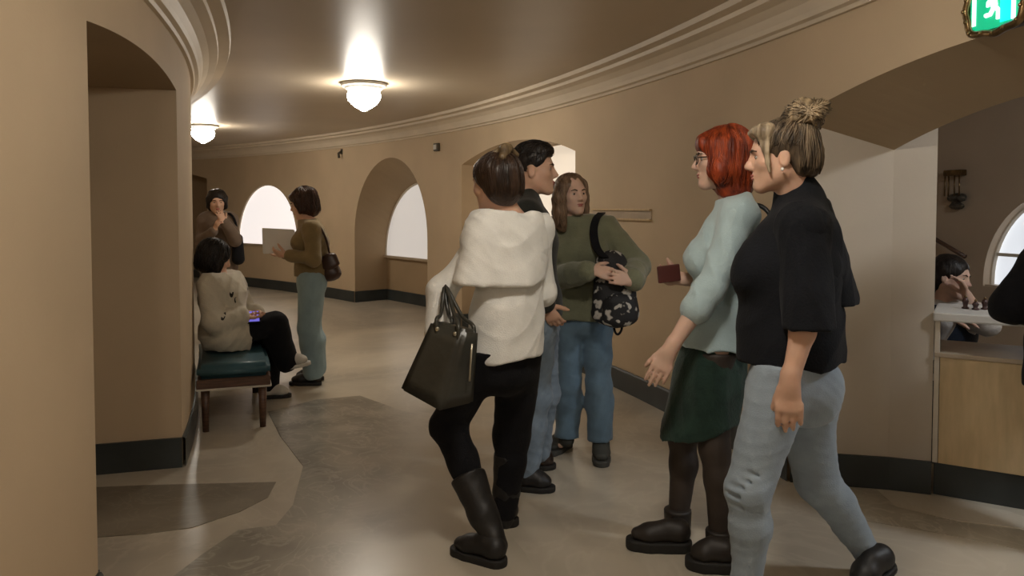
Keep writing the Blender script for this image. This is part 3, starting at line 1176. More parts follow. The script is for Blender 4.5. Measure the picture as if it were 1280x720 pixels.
# ================================================================== woman in the white knitted sweater
def woman_white():
    d = 3.25
    J = dict(neck=N_(638, 272, 3.27), shL=N_(614, 290, 3.20), shR=N_(670, 284, 3.36),
             hipL=N_(611, 430, 3.19), hipR=N_(650, 428, 3.30),
             elL=N_(551, 366, 3.20), wrL=N_(545, 416, 3.13), elR=N_(680, 366, 3.40), wrR=N_(645, 372, 3.52),
             knL=N_(560, 533, 3.30), anL=N_(616, 672, 3.09), knR=N_(640, 545, 3.43), anR=N_(630, 640, 3.43),
             heelL=NG(632, 710), toeL=NG(566, 690), heelR=NG(646, 659), toeR=NG(598, 643))
    p = Person('woman in fluffy white cowl-neck sweater walking away with a black tote', NG(610, 680), SK_LIGHT, J,
               dict(c=N_(619, 228, 3.24), fwd=(-.70, .70, -.10), s=1.06), 0.0065)
    p.hands['L'] = dict(fd=(-.1, .35, -.9), pn=(.9, .3, .0), thumb=(-.3, .9, 0), curl=.5)
    p.hands['R'] = dict(fd=(-.95, .1, 0), pn=(-.1, -.9, 0), thumb=(0, 0, 1), curl=.4)
    p.body(ears=False)
    wool = cloth('white_wool', (0.80, 0.79, 0.75), 0.05, 0.95, 0.3, 230, 14, sheen=0.3)
    top = p.torso(.022) + p.arm('L', .016, 1.93, rf=(.048, .034)) + p.arm('R', .020, 1.93)
    top += [seg(N_(632, 385, 3.26), N_(631, 455, 3.25), (.150, .135), (.158, .150), p.pax, .04)]
    hz = float(N_(632, 446, 3.24)[2])
    top += [half((0, 0, hz), (0.08, 0, -1), .008), half(J['neck'] + V(0, 0, .02), (0, 0, 1), .004)]
    sw = p.add('sweater', top, wool, disp=folds(3, .0075, 24, (1, 1, 1.6)))
    # the deep folded collar that hangs over the shoulders
    a, b = N_(632, 268, 3.27), N_(626, 352, 3.26)
    col = [seg(a, N_(631, 298, 3.27), (.176, .132), (.196, .150), p.sax, .03), seg(N_(631, 298, 3.27), b, (.196, .150), (.214, .180), p.sax, .03),
           cone(N_(588, 364, 3.11), N_(602, 288, 3.16), .080, .064, .04),
           half(a + V(0, 0, .016), (.03, .05, 1), .022), half(b, (-.03, .02, -1), .020),
           seg(a + V(.012, .02, .09), a + V(.005, .015, -.05), (.122, .088), (.105, .070), p.sax, .03, '-'),
           ell(N_(662, 266, 3.16), (.035, .05, .016), None, .03, '-'), ell(N_(655, 300, 3.09), (.075, .02, .012), None, .03, '-')]
    p.add('cowl_collar', col, wool, disp=folds(8, .006, 24, (1, 1, 1.6)), parent=sw)
    # trousers
    tr = p.leg('L', .010, r=(.094, .064, .040), gk=.012, ga=.006) + p.leg('R', .010, r=(.094, .068, .042), gk=.016, ga=.014)
    tr += [seg(N_(631, 432, 3.24), N_(630, 460, 3.25), (.135, .110), (.145, .120), p.pax, .05)]
    tr += [half((0, 0, float(N_(632, 434, 3.24)[2])), (0, 0, 1))]
    p.add('trousers', tr, M['black_cloth'], disp=folds(4, .003, 30))
    # knee-high leather boot on each foot
    for S in 'LR':
        k_, a_ = J['kn' + S], J['an' + S]
        o = p.shoe(S, M['black_leather'], M['sole_black'], name='boot', sole=.03, w=.044)
        u = nv(k_ - a_)
        t = a_ + u * .27
        p.add('boot_shaft', [cone(a_ - u * .03, a_ + u * .10, .050, .058, .03), cone(a_ + u * .10, t, .058, .078, .03),
                             half(t, u, .004)], M['black_leather'], disp=folds(11, .002, 40, (1, 1, 2)), parent=o)
    # hair pulled up into a clip
    hm = hair_mat('hair_dark_brown', (0.018, 0.010, 0.006), (0.055, 0.030, 0.018), .33)
    h = [p.HE(0, -.022, .032, .090, .106, .088), p.HE(0, -.050, -.03, .080, .072, .072, .03), p.HE(0, .095, -.035, .075, .06, .10, .03, '-')]
    ho = p.add('hair', h, hm, .005, disp=folds(5, .0022, 80, (2, 2, .3), .02))
    strands('hair_strands', ho, hm, p, up_paths(150, (.0, -.06, .12), 2), .0018, seed=3)
    p.add('hair_twist', chain([p.H(-.035, -.085, .085), p.H(-.01, -.075, .118), p.H(.03, -.045, .122), p.H(.055, -.03, .095)], [.018, .024, .022, .012], .015)
          + chain([p.H(-.03, -.045, .112), p.H(.01, -.08, .128), p.H(.045, -.09, .10)], [.012, .017, .011], .01),
          hair_mat('hair_twist_brown', (0.06, 0.036, 0.018), (0.22, 0.155, 0.08)), .004, disp=folds(6, .003, 90), parent=ho)
    for k, (x, y, z) in enumerate(((.02, -.06, .142), (.045, -.045, .130), (-.015, -.078, .132))):
        ball('hair_clip', p.H(x, y, z), V(.016, .012, .008), mat('clip_gold', (.55, .42, .22), .3, .1, metal=.6) if k == 0 else bpy.data.materials['clip_gold'], ho, p.base, p.hf)
    return p


# ================================================================== black tote bag on her forearm
def tote_bag():
    f = [N_(537, 400, 2.99), N_(582, 412, 2.92), N_(549, 516, 2.90), N_(497, 487, 2.99)]
    off_t, off_b = V(.055, .05, -.012), V(.135, .085, .012)
    base = (f[2] + f[3]) / 2 + off_b / 2
    e = empty('tote_bag', base)
    tag(e, 'black leather tote bag hanging from the forearm of the woman in white', 'bag')
    bm = bmesh.new()
    A = [bm.verts.new(Vector(q - base)) for q in f]
    Bk = [bm.verts.new(Vector(q + o - base)) for q, o in zip(f, (off_t, off_t, off_b, off_b))]
    bm.faces.new(A)
    bm.faces.new(Bk[::-1])
    for i in range(4):
        bm.faces.new((A[i], Bk[i], Bk[(i + 1) % 4], A[(i + 1) % 4]))
    bmesh.ops.recalc_face_normals(bm, faces=bm.faces)
    bmesh.ops.subdivide_edges(bm, edges=bm.edges[:], cuts=4, use_grid_fill=True)
    bmesh.ops.bevel(bm, geom=[ed for ed in bm.edges if len(ed.link_faces) == 2 and ed.calc_face_angle(0) > .6], offset=.012, segments=3, affect='EDGES')
    bag_m = mat('bag_leather', (0.034, 0.033, 0.026), 0.34, 0.2, 9, 0.15, 50, spec=.6)
    bmo('bag_body', bm, bag_m, e, True)
    fr = N_(549, 370, 3.12)
    for pts in ((f[0] * .8 + f[1] * .2, f[0] * .2 + f[1] * .8), (f[0] * .8 + f[1] * .2 + off_t, f[0] * .2 + f[1] * .8 + off_t)):
        a, b = pts
        top = fr + V(.025, 0, -.075) + (a - f[0]) * .0
        tube('handle', [Vector(q) - Vector(base) for q in spline([a + (a - b) * .0 + V(0, 0, -.05), a + V(0, 0, .01), (a + top) / 2 + V(.0, 0, .02), top + V(0, 0, .115), (b + top) / 2 + V(.012, 0, .02), b + V(0, 0, .01), b + V(0, 0, -.05)], 5)],
             .0085, bag_m, e)
    gold = mat('bag_metal', (.5, .46, .36), .3, .1, metal=.8)
    for q in (f[0] * .75 + f[1] * .25, f[0] * .25 + f[1] * .75):
        ball('bag_ring', q + V(-.004, -.006, -.025), V(.009, .006, .009), gold, e, base)
    q0, q1 = f[1] * .85 + f[2] * .15 + off_t * .5, f[1] * .35 + f[2] * .65 + off_b * .5
    tube('bag_zip', [Vector(q0 + V(.012, -.03, 0) - base), Vector(q1 + V(.012, -.03, 0) - base)], .004, gold, e)
    return e


# ================================================================== man in the dark jacket
def man_jacket():
    J = dict(neck=N_(653, 250, 3.99), shR=N_(659, 270, 3.82), shL=N_(664, 270, 4.17), hipR=N_(666, 402, 3.91), hipL=N_(671, 400, 4.09),
             elR=N_(664, 342, 3.79), wrR=N_(682, 380, 3.80), elL=N_(674, 340, 4.16), wrL=N_(680, 388, 4.08),
             knR=N_(668, 498, 3.90), anR=N_(657, 590, 3.91), knL=N_(679, 492, 4.14), anL=N_(672, 562, 4.20),
             heelR=NG(644, 611), toeR=NG(693, 614), heelL=NG(658, 585), toeL=NG(694, 585))
    p = Person('man in dark jacket and light jeans standing behind the woman in white', NG(668, 598), SK_LIGHT, J,
               dict(c=N_(668, 212, 3.99), fwd=(.98, -.10, .02), s=1.10), 0.0075, 1.05)
    p.hands['R'] = dict(fd=(.45, 0, -.85), pn=(.3, .9, .1), thumb=(.8, 0, .5), curl=.55)
    p.hands['L'] = dict(fd=(.2, -.1, -.9), pn=(0, -1, 0), thumb=(.9, 0, 0), curl=.6)
    p.body()
    jk = cloth('dark_jacket', (0.022, 0.024, 0.021), 0.15, 0.8)
    top = p.torso(.026, .006) + p.arm('R', .024, 1.96) + p.arm('L', .024, 1.96) + [cone(J['neck'] + V(0, 0, -.01), J['neck'] + V(.008, 0, .045), .072, .066, .02),
          half((0, 0, float(N_(660, 396, 3.95)[2])), (0, 0, -1), .008), half(J['neck'] + V(0, 0, .052), (-.25, 0, 1), .006)]
    j = p.add('jacket', top, jk, disp=folds(21, .004, 28))
    dn = cloth('light_denim', (0.20, 0.26, 0.33), 0.14, 0.85, .2, 200, 11)
    tr = p.leg('R', .020, r=(.092, .062, .040), gk=.022, ga=.034) + p.leg('L', .020, r=(.092, .062, .040), gk=.022, ga=.034)
    tr += [seg(N_(667, 392, 3.98), N_(668, 410, 4.0), (.158, .118), (.162, .125), p.pax, .05), half((0, 0, float(N_(667, 388, 4.0)[2])), (0, 0, 1))]
    tr += [half((0, 0, .035), (0, 0, -1))]
    p.add('jeans', tr, dn, disp=folds(22, .006, 34, (1, 1, 1.5)))
    brown = mat('brown_black_leather', (0.022, 0.013, 0.010), .35, .2)
    p.shoe('R', M['black_leather'], M['sole_black'], sole=.024)
    p.shoe('L', brown, M['sole_black'], sole=.024)
    hm = hair_mat('hair_black', (0.008, 0.006, 0.006), (0.025, 0.018, 0.014))
    h = [p.HE(0, -.016, .044, .081, .101, .088), p.HE(0, .02, .085, .062, .075, .045, .03), p.HE(0, .095, -.02, .10, .072, .082, .02, '-'), p.HE(0, .05, -.09, .12, .13, .085, .02, '-'),
         p.HE(0, -.06, -.075, .12, .1, .05, .02, '-')]
    ho = p.add('hair', h, hm, .005, disp=folds(23, .0025, 130, (1, 1, 1), .02))
    strands('hair_strands', ho, hm, p, [[(x, y, z), (x * .9, y + .025, z + .02), (x * .75, y + .05, z + .025)] for x, y, z in [(random.Random(k).uniform(-.07, .07), random.Random(k + 99).uniform(-.10, .04), random.Random(k + 7).uniform(.03, .12)) for k in range(160)]], .0018, .002, 5)
    return p


# ================================================================== woman in the green sweater
def woman_green():
    J = dict(neck=N_(716, 273, 4.40), shR=N_(694, 288, 4.44), shL=N_(757, 285, 4.37), hipR=N_(712, 394, 4.43), hipL=N_(747, 394, 4.39),
             elR=N_(692, 350, 4.34), wrR=N_(738, 337, 4.06), elL=N_(796, 333, 4.30), wrL=N_(790, 352, 4.05),
             knR=N_(711, 478, 4.40), anR=N_(708, 549, 4.45), knL=N_(748, 480, 4.36), anL=N_(751, 556, 4.38),
             heelR=NG(711, 556), toeR=NG(684, 571), heelL=NG(751, 562), toeL=NG(752, 585))
    p = Person('blonde woman in olive green sweater and blue jeans holding a floral backpack', NG(728, 572), SK_PALE, J,
               dict(c=N_(715, 243, 4.36), fwd=(.42, -.90, .04), up=(-.05, 0, 1), s=.99), 0.0075)
    p.hands['R'] = dict(fd=(.95, -.15, -.18), pn=(.1, .75, -.5), thumb=(.2, -.3, 1), curl=.35)
    p.hands['L'] = dict(fd=(-.75, -.35, .25), pn=(.3, .8, -.3), thumb=(0, .1, 1), curl=.6)
    p.body(ears=False, lips=M['lips'])
    gr = cloth('olive_wool', (0.19, 0.195, 0.125), 0.08, 0.95, .35, 130, 14, sheen=.3)
    top = p.torso(.030, .010, bust=.03) + p.arm('R', .028, 1.95, rf=(.046, .030)) + p.arm('L', .030, 1.9, rf=(.048, .034))
    top += [seg(N_(729, 340, 4.4), N_(730, 402, 4.4), (.162, .125), (.168, .135), p.pax, .04),
            cone(J['neck'] + V(0, 0, -.01), J['neck'] + V(0, 0, .018), .074, .068, .02),
            half((0, 0, float(N_(730, 403, 4.3)[2])), (0, 0, -1), .012), half(J['neck'] + V(0, 0, .022), (0, 0, 1), .006)]
    p.add('sweater', top, gr, disp=folds(31, .008, 22))
    dn = cloth('blue_denim', (0.125, 0.195, 0.265), 0.16, 0.85, .2, 200, 8)
    tr = p.leg('R', .010, r=(.080, .060, .044), calf=.060, gk=.012, ga=.028) + p.leg('L', .010, r=(.080, .060, .044), calf=.060, gk=.012, ga=.028)
    tr += [seg(N_(729, 385, 4.4), N_(730, 400, 4.4), (.140, .110), (.150, .115), p.pax, .03), half((0, 0, float(N_(730, 380, 4.4)[2])), (0, 0, 1)),
           half((0, 0, float(N_(730, 548, 4.4)[2])), (0, 0, -1))]
    p.add('jeans', tr, dn, disp=folds(32, .005, 36, (1, 1, 1.6)))
    sm = mat('grey_suede', (0.045, 0.046, 0.040), .8, .15)
    for S in 'LR': p.shoe(S, sm, mat('grey_rubber', (0.05, 0.05, 0.045), .7, .1) if S == 'L' else bpy.data.materials['grey_rubber'], sole=.028)
    hm = hair_mat('hair_dark_blonde', (0.11, 0.065, 0.038), (0.26, 0.165, 0.10), .45)
    h = [p.HE(0, -.022, .036, .086, .104, .088), p.HE(0, .10, -.035, .062, .062, .112, .02, '-')]
    h += chain([p.H(.078, .02, .055), p.H(.088, .012, -.02), p.H(.088, .005, -.10), p.H(.085, .0, -.17), p.H(.075, .01, -.20)], [.03, .036, .038, .032, .014], .03)
    h += chain([p.H(-.074, .0, .05), p.H(-.082, -.02, -.03), p.H(-.078, -.03, -.10), p.H(-.07, -.03, -.16)], [.028, .03, .03, .018], .03)
    h += [seg(p.H(0, -.07, .03), p.H(0, -.075, -.16), (.08 * .95, .045), (.075, .028), p.hf[:, 0], .03)]
    ho = p.add('hair', h, hm, .0055, disp=folds(33, .003, 110, (2, 2, .25), .02))
    strands('hair_strands', ho, hair_mat('hair_blonde_strands', (0.10, 0.058, 0.034), (0.34, 0.225, 0.14), .45), p, fall_paths(230, -.19, 4, spread=1.02), .0024, seed=6)
    return p


def floral_mat():
    m, N, L, b = new_mat('floral_fabric')
    tc = N.new('ShaderNodeTexCoord')
    v = N.new('ShaderNodeTexVoronoi')
    v.inputs['Scale'].default_value = 17
    v.inputs['Randomness'].default_value = 1
    n = N.new('ShaderNodeTexNoise')
    n.inputs['Scale'].default_value = 16
    L.new(tc.outputs['Object'], n.inputs['Vector'])
    ad = N.new('ShaderNodeMixRGB')
    ad.inputs[0].default_value = .12
    L.new(tc.outputs['Object'], ad.inputs[1]); L.new(n.outputs[1], ad.inputs[2])
    L.new(ad.outputs[0], v.inputs['Vector'])
    r = N.new('ShaderNodeValToRGB')
    e = r.color_ramp.elements
    e[0].position, e[0].color = .26, (.50, .47, .42, 1)
    e[1].position, e[1].color = .36, (.010, .010, .012, 1)
    L.new(v.outputs['Distance'], r.inputs[0])
    L.new(r.outputs[0], b.inputs['Base Color'])
    b.inputs['Roughness'].default_value = .7
    return m


def backpack():
    c = N_(768, 365, 4.13)
    e = empty('backpack', c + V(0, 0, -.2))
    tag(e, 'black backpack with white flower print held by the woman in green', 'backpack')
    b = c + V(0, 0, -.2)
    fm = floral_mat()
    bm_ = M['black_cloth']
    soft('bag_body', [seg(N_(768, 345, 4.14), N_(769, 392, 4.12), (.110, .060), (.128, .070), (1, 0, .0), .04), ell(N_(764, 333, 4.18), (.095, .055, .09), None, .04)],
         fm, e, b, .006, folds(41, .004, 30))
    soft('front_pocket', [seg(N_(774, 378, 4.06), N_(775, 398, 4.06), (.092, .045), (.098, .05), (1, 0, 0), .03)], fm, e, b, .006, folds(42, .004, 30))
    sh = N_(752, 276, 4.27)
    pts = [N_(756, 322, 4.13), N_(746, 310, 4.17), N_(742, 290, 4.215), N_(745, 274, 4.28), N_(752, 266, 4.38)]
    bm = bmesh.new()
    prev = None
    for q in spline([Vector(q) for q in pts], 5):
        w_, t_ = Vector((.022, 0, 0)), Vector((0, -.006, 0.003))
        q = q - Vector(b)
        r = [bm.verts.new(q + s1 * w_ + s2 * t_) for s1, s2 in ((-1, -1), (1, -1), (1, 1), (-1, 1))]
        if prev:
            for i in range(4): bm.faces.new((prev[i], prev[(i + 1) % 4], r[(i + 1) % 4], r[i]))
        else: bm.faces.new(r)
        prev = r
    bm.faces.new(prev[::-1])
    bmo('shoulder_strap', bm, bm_, e)
    tube('hanging_strap', [Vector(q) - Vector(b) for q in spline([N_(768, 398, 4.09), N_(768, 412, 4.07), N_(772, 418, 4.07), N_(777, 412, 4.07), N_(777, 398, 4.08)], 4)], .0065, bm_, e)
    tube('zip', [Vector(q) - Vector(b) for q in spline([N_(745, 352, 4.075), N_(757, 345, 4.055), N_(775, 344, 4.045), N_(793, 352, 4.06)], 4)], .004, mat('zip_metal', (.3, .28, .25), .4, .1, metal=.7), e)


# ================================================================== red-haired woman
def woman_red():
    def N_(px, py, d): return np.array(W(px, py, d + .06), dtype=np.float32)
    J = dict(neck=N_(918, 247, 3.2), shL=N_(926, 270, 3.05), shR=N_(915, 268, 3.37), hipL=N_(895, 424, 3.11), hipR=N_(893, 424, 3.29),
             chest=N_(908, 318, 3.2), waist=N_(905, 368, 3.2),
             elL=N_(886, 362, 2.99), wrL=N_(838, 436, 2.97), elR=N_(905, 352, 3.46), wrR=N_(856, 349, 3.38),
             knR=N_(853, 545, 3.28), anR=N_(847, 655, 3.23), knL=N_(893, 560, 3.08), anL=N_(900, 682, 3.04),
             heelR=NG(864, 688), toeR=NG(784, 684), heelL=NG(922, 714), toeL=NG(858, 708))
    p = Person('red-haired woman in pale blue sweater and dark green skirt walking left', NG(875, 695), SK_PALE, J,
               dict(c=N_(901, 198, 3.2), fwd=(-.98, .12, -.04), s=1.08), 0.0065, 1.02)
    p.hands['L'] = dict(fd=(-.42, -.05, -.85), pn=(.2, .95, 0), thumb=(-.8, 0, .4), curl=.22, thumb_out=.35, spread=.08, s=1.05)
    p.hands['R'] = dict(fd=(-.95, -.05, .05), pn=(-.1, -.7, .7), thumb=(0, .3, .9), curl=.7)
    p.body(ears=False, lips=mat('lips_soft', (.45, .17, .14), .45, .05))
    wl = cloth('pale_blue_wool', (0.42, 0.54, 0.57), 0.05, 0.95, .25, 180, 12, sheen=.3)
    top = p.torso(.022, .012, bust=.04) + p.arm('L', .018, 1.30, ru=(.056, .046), rf=(.046, .040)) + p.arm('R', .020, 1.5)
    top += [seg(N_(903, 380, 3.2), N_(898, 440, 3.2), (.155, .130), (.178, .148), p.pax, .05),
            cone(J['neck'] + V(.01, 0, -.02), J['neck'] + V(.006, 0, .012), .074, .064, .02),
            half((0, 0, float(N_(898, 437, 3.1)[2])), (0, 0, -1), .008), half(J['neck'] + V(0, 0, .014), (-.3, 0, 1), .006)]
    p.add('sweater', top, wl, disp=folds(51, .008, 20))
    p.add('undershirt', [seg(N_(895, 410, 3.2), N_(889, 440, 3.2), (.128, .118), (.130, .122), p.pax, .03), half((0, 0, float(N_(892, 441, 3.2)[2])), (-.3, 0, -1), .004),
                         half((0, 0, float(N_(892, 410, 3.2)[2])), (0, 0, 1), .004)], cloth('white_cotton', (.55, .53, .48)))
    sk_ = cloth('dark_green_wool', (0.018, 0.040, 0.030), 0.25, .9, .3, 90, 14)
    s = [seg(N_(897, 420, 3.2), N_(888, 470, 3.2), (.160, .128), (.166, .140), p.pax, .05), seg(N_(888, 470, 3.2), N_(868, 560, 3.2), (.160, .135), (.172, .160), p.pax, .05),
         cone(N_(880, 460, 3.27), N_(858, 530, 3.28), .09, .085, .05), cone(N_(893, 460, 3.11), N_(893, 530, 3.10), .09, .09, .05),
         half((0, 0, float(N_(897, 420, 3.2)[2])), (0, 0, 1)), half(N_(868, 535, 3.2), (.32, 0, -1), .006)]
    p.add('skirt', s, sk_, disp=folds(52, .006, 30, (1, 1, .1), .02))
    tg = p.leg('L', .003, r=(.086, .056, .037), calf=.054) + p.leg('R', .003, r=(.086, .056, .037), calf=.054)
    p.add('tights', tg + [half((0, 0, .85), (0, 0, 1)), half((0, 0, .08), (0, 0, -1))], SK_TIGHTS)
    bt = mat('black_boot_leather', (0.020, 0.015, 0.012), .55, .2, 10)
    for S in 'LR':
        o = p.shoe(S, bt, M['sole_black'], name='boot', sole=.040, w=.048, sole_ext=.008)
        a_ = J['an' + S]
        p.add('boot_shaft', [cone(a_ + V(0, 0, -.04), a_ + V(0, 0, .07), .055, .060, .02), half(a_ + V(0, 0, .07), (0, 0, 1), .006)], bt, parent=o)
    hm = hair_mat('hair_red', (0.075, 0.010, 0.004), (0.36, 0.052, 0.012), .45)
    h = [p.HE(0, -.022, .040, .088, .106, .090), p.HE(0, -.050, -.05, .090, .080, .095, .04), p.HE(0, .110, -.055, .075, .075, .080, .02, '-'),
         seg(p.H(-.072, .012, .05), p.H(-.082, .018, -.055), (.045, .022), (.046, .024), p.hf[:, 1], .04), seg(p.H(.072, .012, .05), p.H(.082, .018, -.055), (.045, .022), (.046, .024), p.hf[:, 1], .04), cone(p.H(-.082, .018, -.055), p.H(-.066, .018, -.105), .036, .016, .04), cone(p.H(.082, .018, -.055), p.H(.066, .018, -.105), .036, .016, .04),
         seg(p.H(-.045, .078, .062), p.H(.045, .078, .062), (.030, .016), (.030, .016), p.hf[:, 2], .03),
         p.HE(0, -.045, -.125, .085, .07, .045, .03)]
    ho = p.add('hair', h, hm, .005, disp=folds(53, .0045, 60, (2, 2, .25), .02))
    strands('hair_strands', ho, hair_mat('hair_red_strands', (0.09, 0.011, 0.004), (0.48, 0.080, 0.018), .42), p, fall_paths(260, -.125, 8), .0024, seed=9)
    gm = mat('glasses_dark', (.02, .012, .01), .3, .1)
    bm = bmesh.new()
    for sx in (-1, 1):
        cc = [p.H(sx * .031 + .024 * math.cos(a), .100 - .006 * abs(math.cos(a)), -.004 + .018 * math.sin(a)) for a in np.linspace(0, 2 * math.pi, 17)]
        add_tube(bm, [Vector(q - p.base) for q in cc], .0022, 6)
        add_tube(bm, [Vector(p.H(sx * .056, .094, .004) - p.base), Vector(p.H(sx * .084, .03, .006) - p.base), Vector(p.H(sx * .088, -.02, -.002) - p.base)], .0025, 6)
    add_tube(bm, [Vector(p.H(-.008, .101, .0) - p.base), Vector(p.H(.008, .101, .0) - p.base)], .0022, 6)
    bmo('glasses', bm, gm, p.root, True)
    # strap of her bag on the far shoulder
    tube('bag_strap', [Vector(q) - Vector(p.base) for q in spline([N_(935, 256, 3.30), N_(952, 258, 3.27), N_(964, 272, 3.24), N_(968, 300, 3.22), N_(965, 340, 3.22)], 5)], .010, M['black_leather'], p.root)
    return p


def red_phone():
    c = N_(836, 342, 3.36)
    o = box('phone', c - np.array(c), (.105, .014, .075), mat('dark_red_case', (.085, .022, .018), .4, .1), None, Matrix.Rotation(R(-6), 3, 'Y') @ Matrix.Rotation(R(12), 3, 'Z'), .006)
    o.location = c
    tag(o, 'dark red phone case in the hand of the red-haired woman', 'phone')


# ================================================================== woman in the black top
def woman_black():
    def N_(px, py, d): return np.array(W(px, py, d - .05), dtype=np.float32)
    J = dict(neck=N_(998, 250, 2.86), shL=N_(1006, 284, 2.71), shR=N_(1000, 280, 3.02), hipL=N_(984, 452, 2.77), hipR=N_(996, 452, 2.94),
             chest=N_(988, 335, 2.86), waist=N_(990, 395, 2.86),
             elL=N_(1010, 388, 2.65), wrL=N_(987, 478, 2.62), elR=N_(990, 378, 3.04), wrR=N_(968, 432, 2.96),
             knL=N_(935, 612, 2.72), anL=N_(931, 742, 2.76), knR=N_(1020, 598, 2.97), anR=N_(1088, 698, 3.00),
             heelL=NG(958, 772), toeL=NG(868, 762), heelR=N_(1114, 706, 2.98), toeR=NG(1068, 742))
    p = Person('woman with messy bun in black turtleneck top and grey-blue jeans striding left', NG(1000, 745), SK_LIGHT, J,
               dict(c=N_(974, 195, 2.84), fwd=(-.96, .22, -.06), s=1.08), 0.0065, 1.06, 1.06)
    p.hands['L'] = dict(fd=(-.02, -.05, -1), pn=(.35, .9, 0), thumb=(-.9, 0, 0), curl=.36, s=1.14, thumb_out=.30, spread=.06)
    p.hands['R'] = dict(fd=(-.5, 0, -.8), pn=(0, -1, 0), thumb=(-.8, 0, 0), curl=.4)
    p.body()
    bk = cloth('black_knit', (0.007, 0.008, 0.011), 0.15, .9, .25, 120, sheen=.03)
    top = p.torso(.030, .022, bust=.06, hipw=.98) + p.arm('R', .028, 1.4)
    top += [seg(N_(988, 330, 2.86), N_(986, 455, 2.86), (.165, .158), (.182, .180), p.pax, .06),
            cone(J['neck'] + V(0, 0, -.03), J['neck'] + V(-.030, 0, .090), .084, .068, .02),
            half((0, 0, float(N_(988, 455, 2.8)[2])), (0, 0, -1), .010), half(J['neck'] + V(-.02, 0, .078), (-.10, 0, 1), .008)]
    TOP5 = top
    # wide elbow-length sleeve and the loose back of the cape
    a, b = J['shL'], J['elL']
    e = b + nv(b - a) * .07
    sl = [cone(a + V(0, .01, .0), e, .086, .090, .06), cone(J['neck'] + V(.0, -.01, -.06), a + V(0, .02, .0), .06, .082, .06), half(e + V(0, 0, .01), (.05, 0, -1), .008)]
    cp = [seg(N_(1022, 262, 2.88), N_(1040, 372, 2.92), (.10, .055), (.16, .095), (.3, .95, 0), .04), seg(N_(1005, 268, 2.86), N_(1022, 330, 2.86), (.15, .06), (.19, .09), (.3, .95, 0), .04),
          half(N_(1060, 378, 2.95), (.0, 0, -1), .008)]
    cut = TOP5[-2:]
    tp = p.add('turtleneck_top', TOP5[:-2] + [sl[0], sl[1]] + cut, bk, disp=folds(61, .005, 26)) if False else p.add('turtleneck_top', TOP5, bk, disp=folds(61, .007, 22))
    p.add('cape_sleeve', sl[:2] + [] + sl[2:], bk, disp=folds(62, .006, 30, (1, 1, .2)), parent=tp)
    p.add('cape_back', cp, bk, disp=folds(63, .005, 26, (1, 1, .2)), parent=tp)
    dn = cloth('grey_blue_denim', (0.285, 0.345, 0.405), 0.08, .85, .2, 200, 7)
    tr = p.leg('L', .010, r=(.102, .064, .041), calf=.058, gk=.008, ga=.008) + p.leg('R', .010, r=(.104, .066, .041), calf=.058, gk=.012, ga=.008)
    tr += [seg(N_(988, 445, 2.86), N_(990, 475, 2.86), (.145, .140), (.168, .165), p.pax, .05),
           ell(N_(1015, 490, 2.80), (.10, .09, .11), None, .06), ell(N_(1018, 490, 2.93), (.10, .09, .11), None, .06),
           half((0, 0, float(N_(988, 446, 2.86)[2])), (0, 0, 1))]
    for q in range(5):   # creases in front of the bent knee
        yy = 590 + q * 11
        tr.append(cone(N_(902, yy - 10, 2.718), N_(924, yy - 2, 2.664), .006, .005, .010, '-'))
        tr.append(cone(N_(924, yy - 2, 2.664), N_(950, yy + 6, 2.655), .005, .002, .010, '-'))
    p.add('jeans', tr, dn, disp=folds(64, .0035, 40, (1, 1, 2.2)))
    for S in 'LR': p.shoe(S, M['black_leather'], M['sole_black'], sole=.022)
    hm = hair_mat('hair_ash_brown', (0.022, 0.015, 0.010), (0.13, 0.09, 0.055), .5)
    hl = hair_mat('hair_ash_blonde', (0.12, 0.085, 0.05), (0.55, 0.44, 0.30), .5)
    h = [p.HE(0, -.026, .042, .086, .106, .088), p.HE(0, -.07, -.02, .075, .062, .075, .03), p.HE(0, .112, -.035, .085, .062, .10, .02, '-'),
         p.HE(0, .05, -.10, .12, .09, .085, .02, '-'), p.HE(0, -.07, -.13, .12, .09, .05, .03, '-')]
    ho = p.add('hair', h, hm, .005, disp=folds(65, .0035, 90, (1, 1, .5), .03))
    strands('hair_strands', ho, hair_mat('hair_ash_strands', (0.022, 0.015, 0.010), (0.30, 0.22, 0.14), .5), p, up_paths(200, (0, -.08, .13), 12), .0022, .002, 13)
    p.add('hair_front', [cone(p.H(-.062, .045, .075), p.H(-.07, .048, .02), .026, .014, .03), cone(p.H(.062, .045, .075), p.H(.07, .048, .02), .026, .014, .03), seg(p.H(-.05, .052, .085), p.H(.05, .052, .085), (.045, .026), (.045, .026), p.hf[:, 1], .03),
                         cone(p.H(-.075, .052, .03), p.H(-.076, .040, -.055), .012, .006, .02)], hl, .005, disp=folds(66, .004, 90, (1, 1, .5), .03), parent=ho)
    bc = p.H(0, -.092, .128)
    bun = [ell(bc, (.062, .064, .064), p.hf, .02)]
    rs = random.Random(4)
    for k in range(7):
        a0 = rs.uniform(0, 6.28); tz = rs.uniform(-.6, .6)
        pts = [bc + p.hf @ V(.064 * math.cos(a0 + t), .064 * math.sin(a0 + t) * math.cos(tz), .064 * math.sin(a0 + t) * math.sin(tz) + .012 * math.sin(2 * t)) for t in (0, .7, 1.4, 2.1, 2.8)]
        bun += chain(pts, [.012, .017, .018, .016, .010], .012)
    bo = p.add('hair_bun', bun, hair_mat('hair_bun_blonde', (0.035, 0.022, 0.012), (0.42, 0.31, 0.18), .5), .005, disp=folds(67, .004, 80, (1, 1, 1), .03), parent=ho)
    rb = random.Random(21)
    bp = []
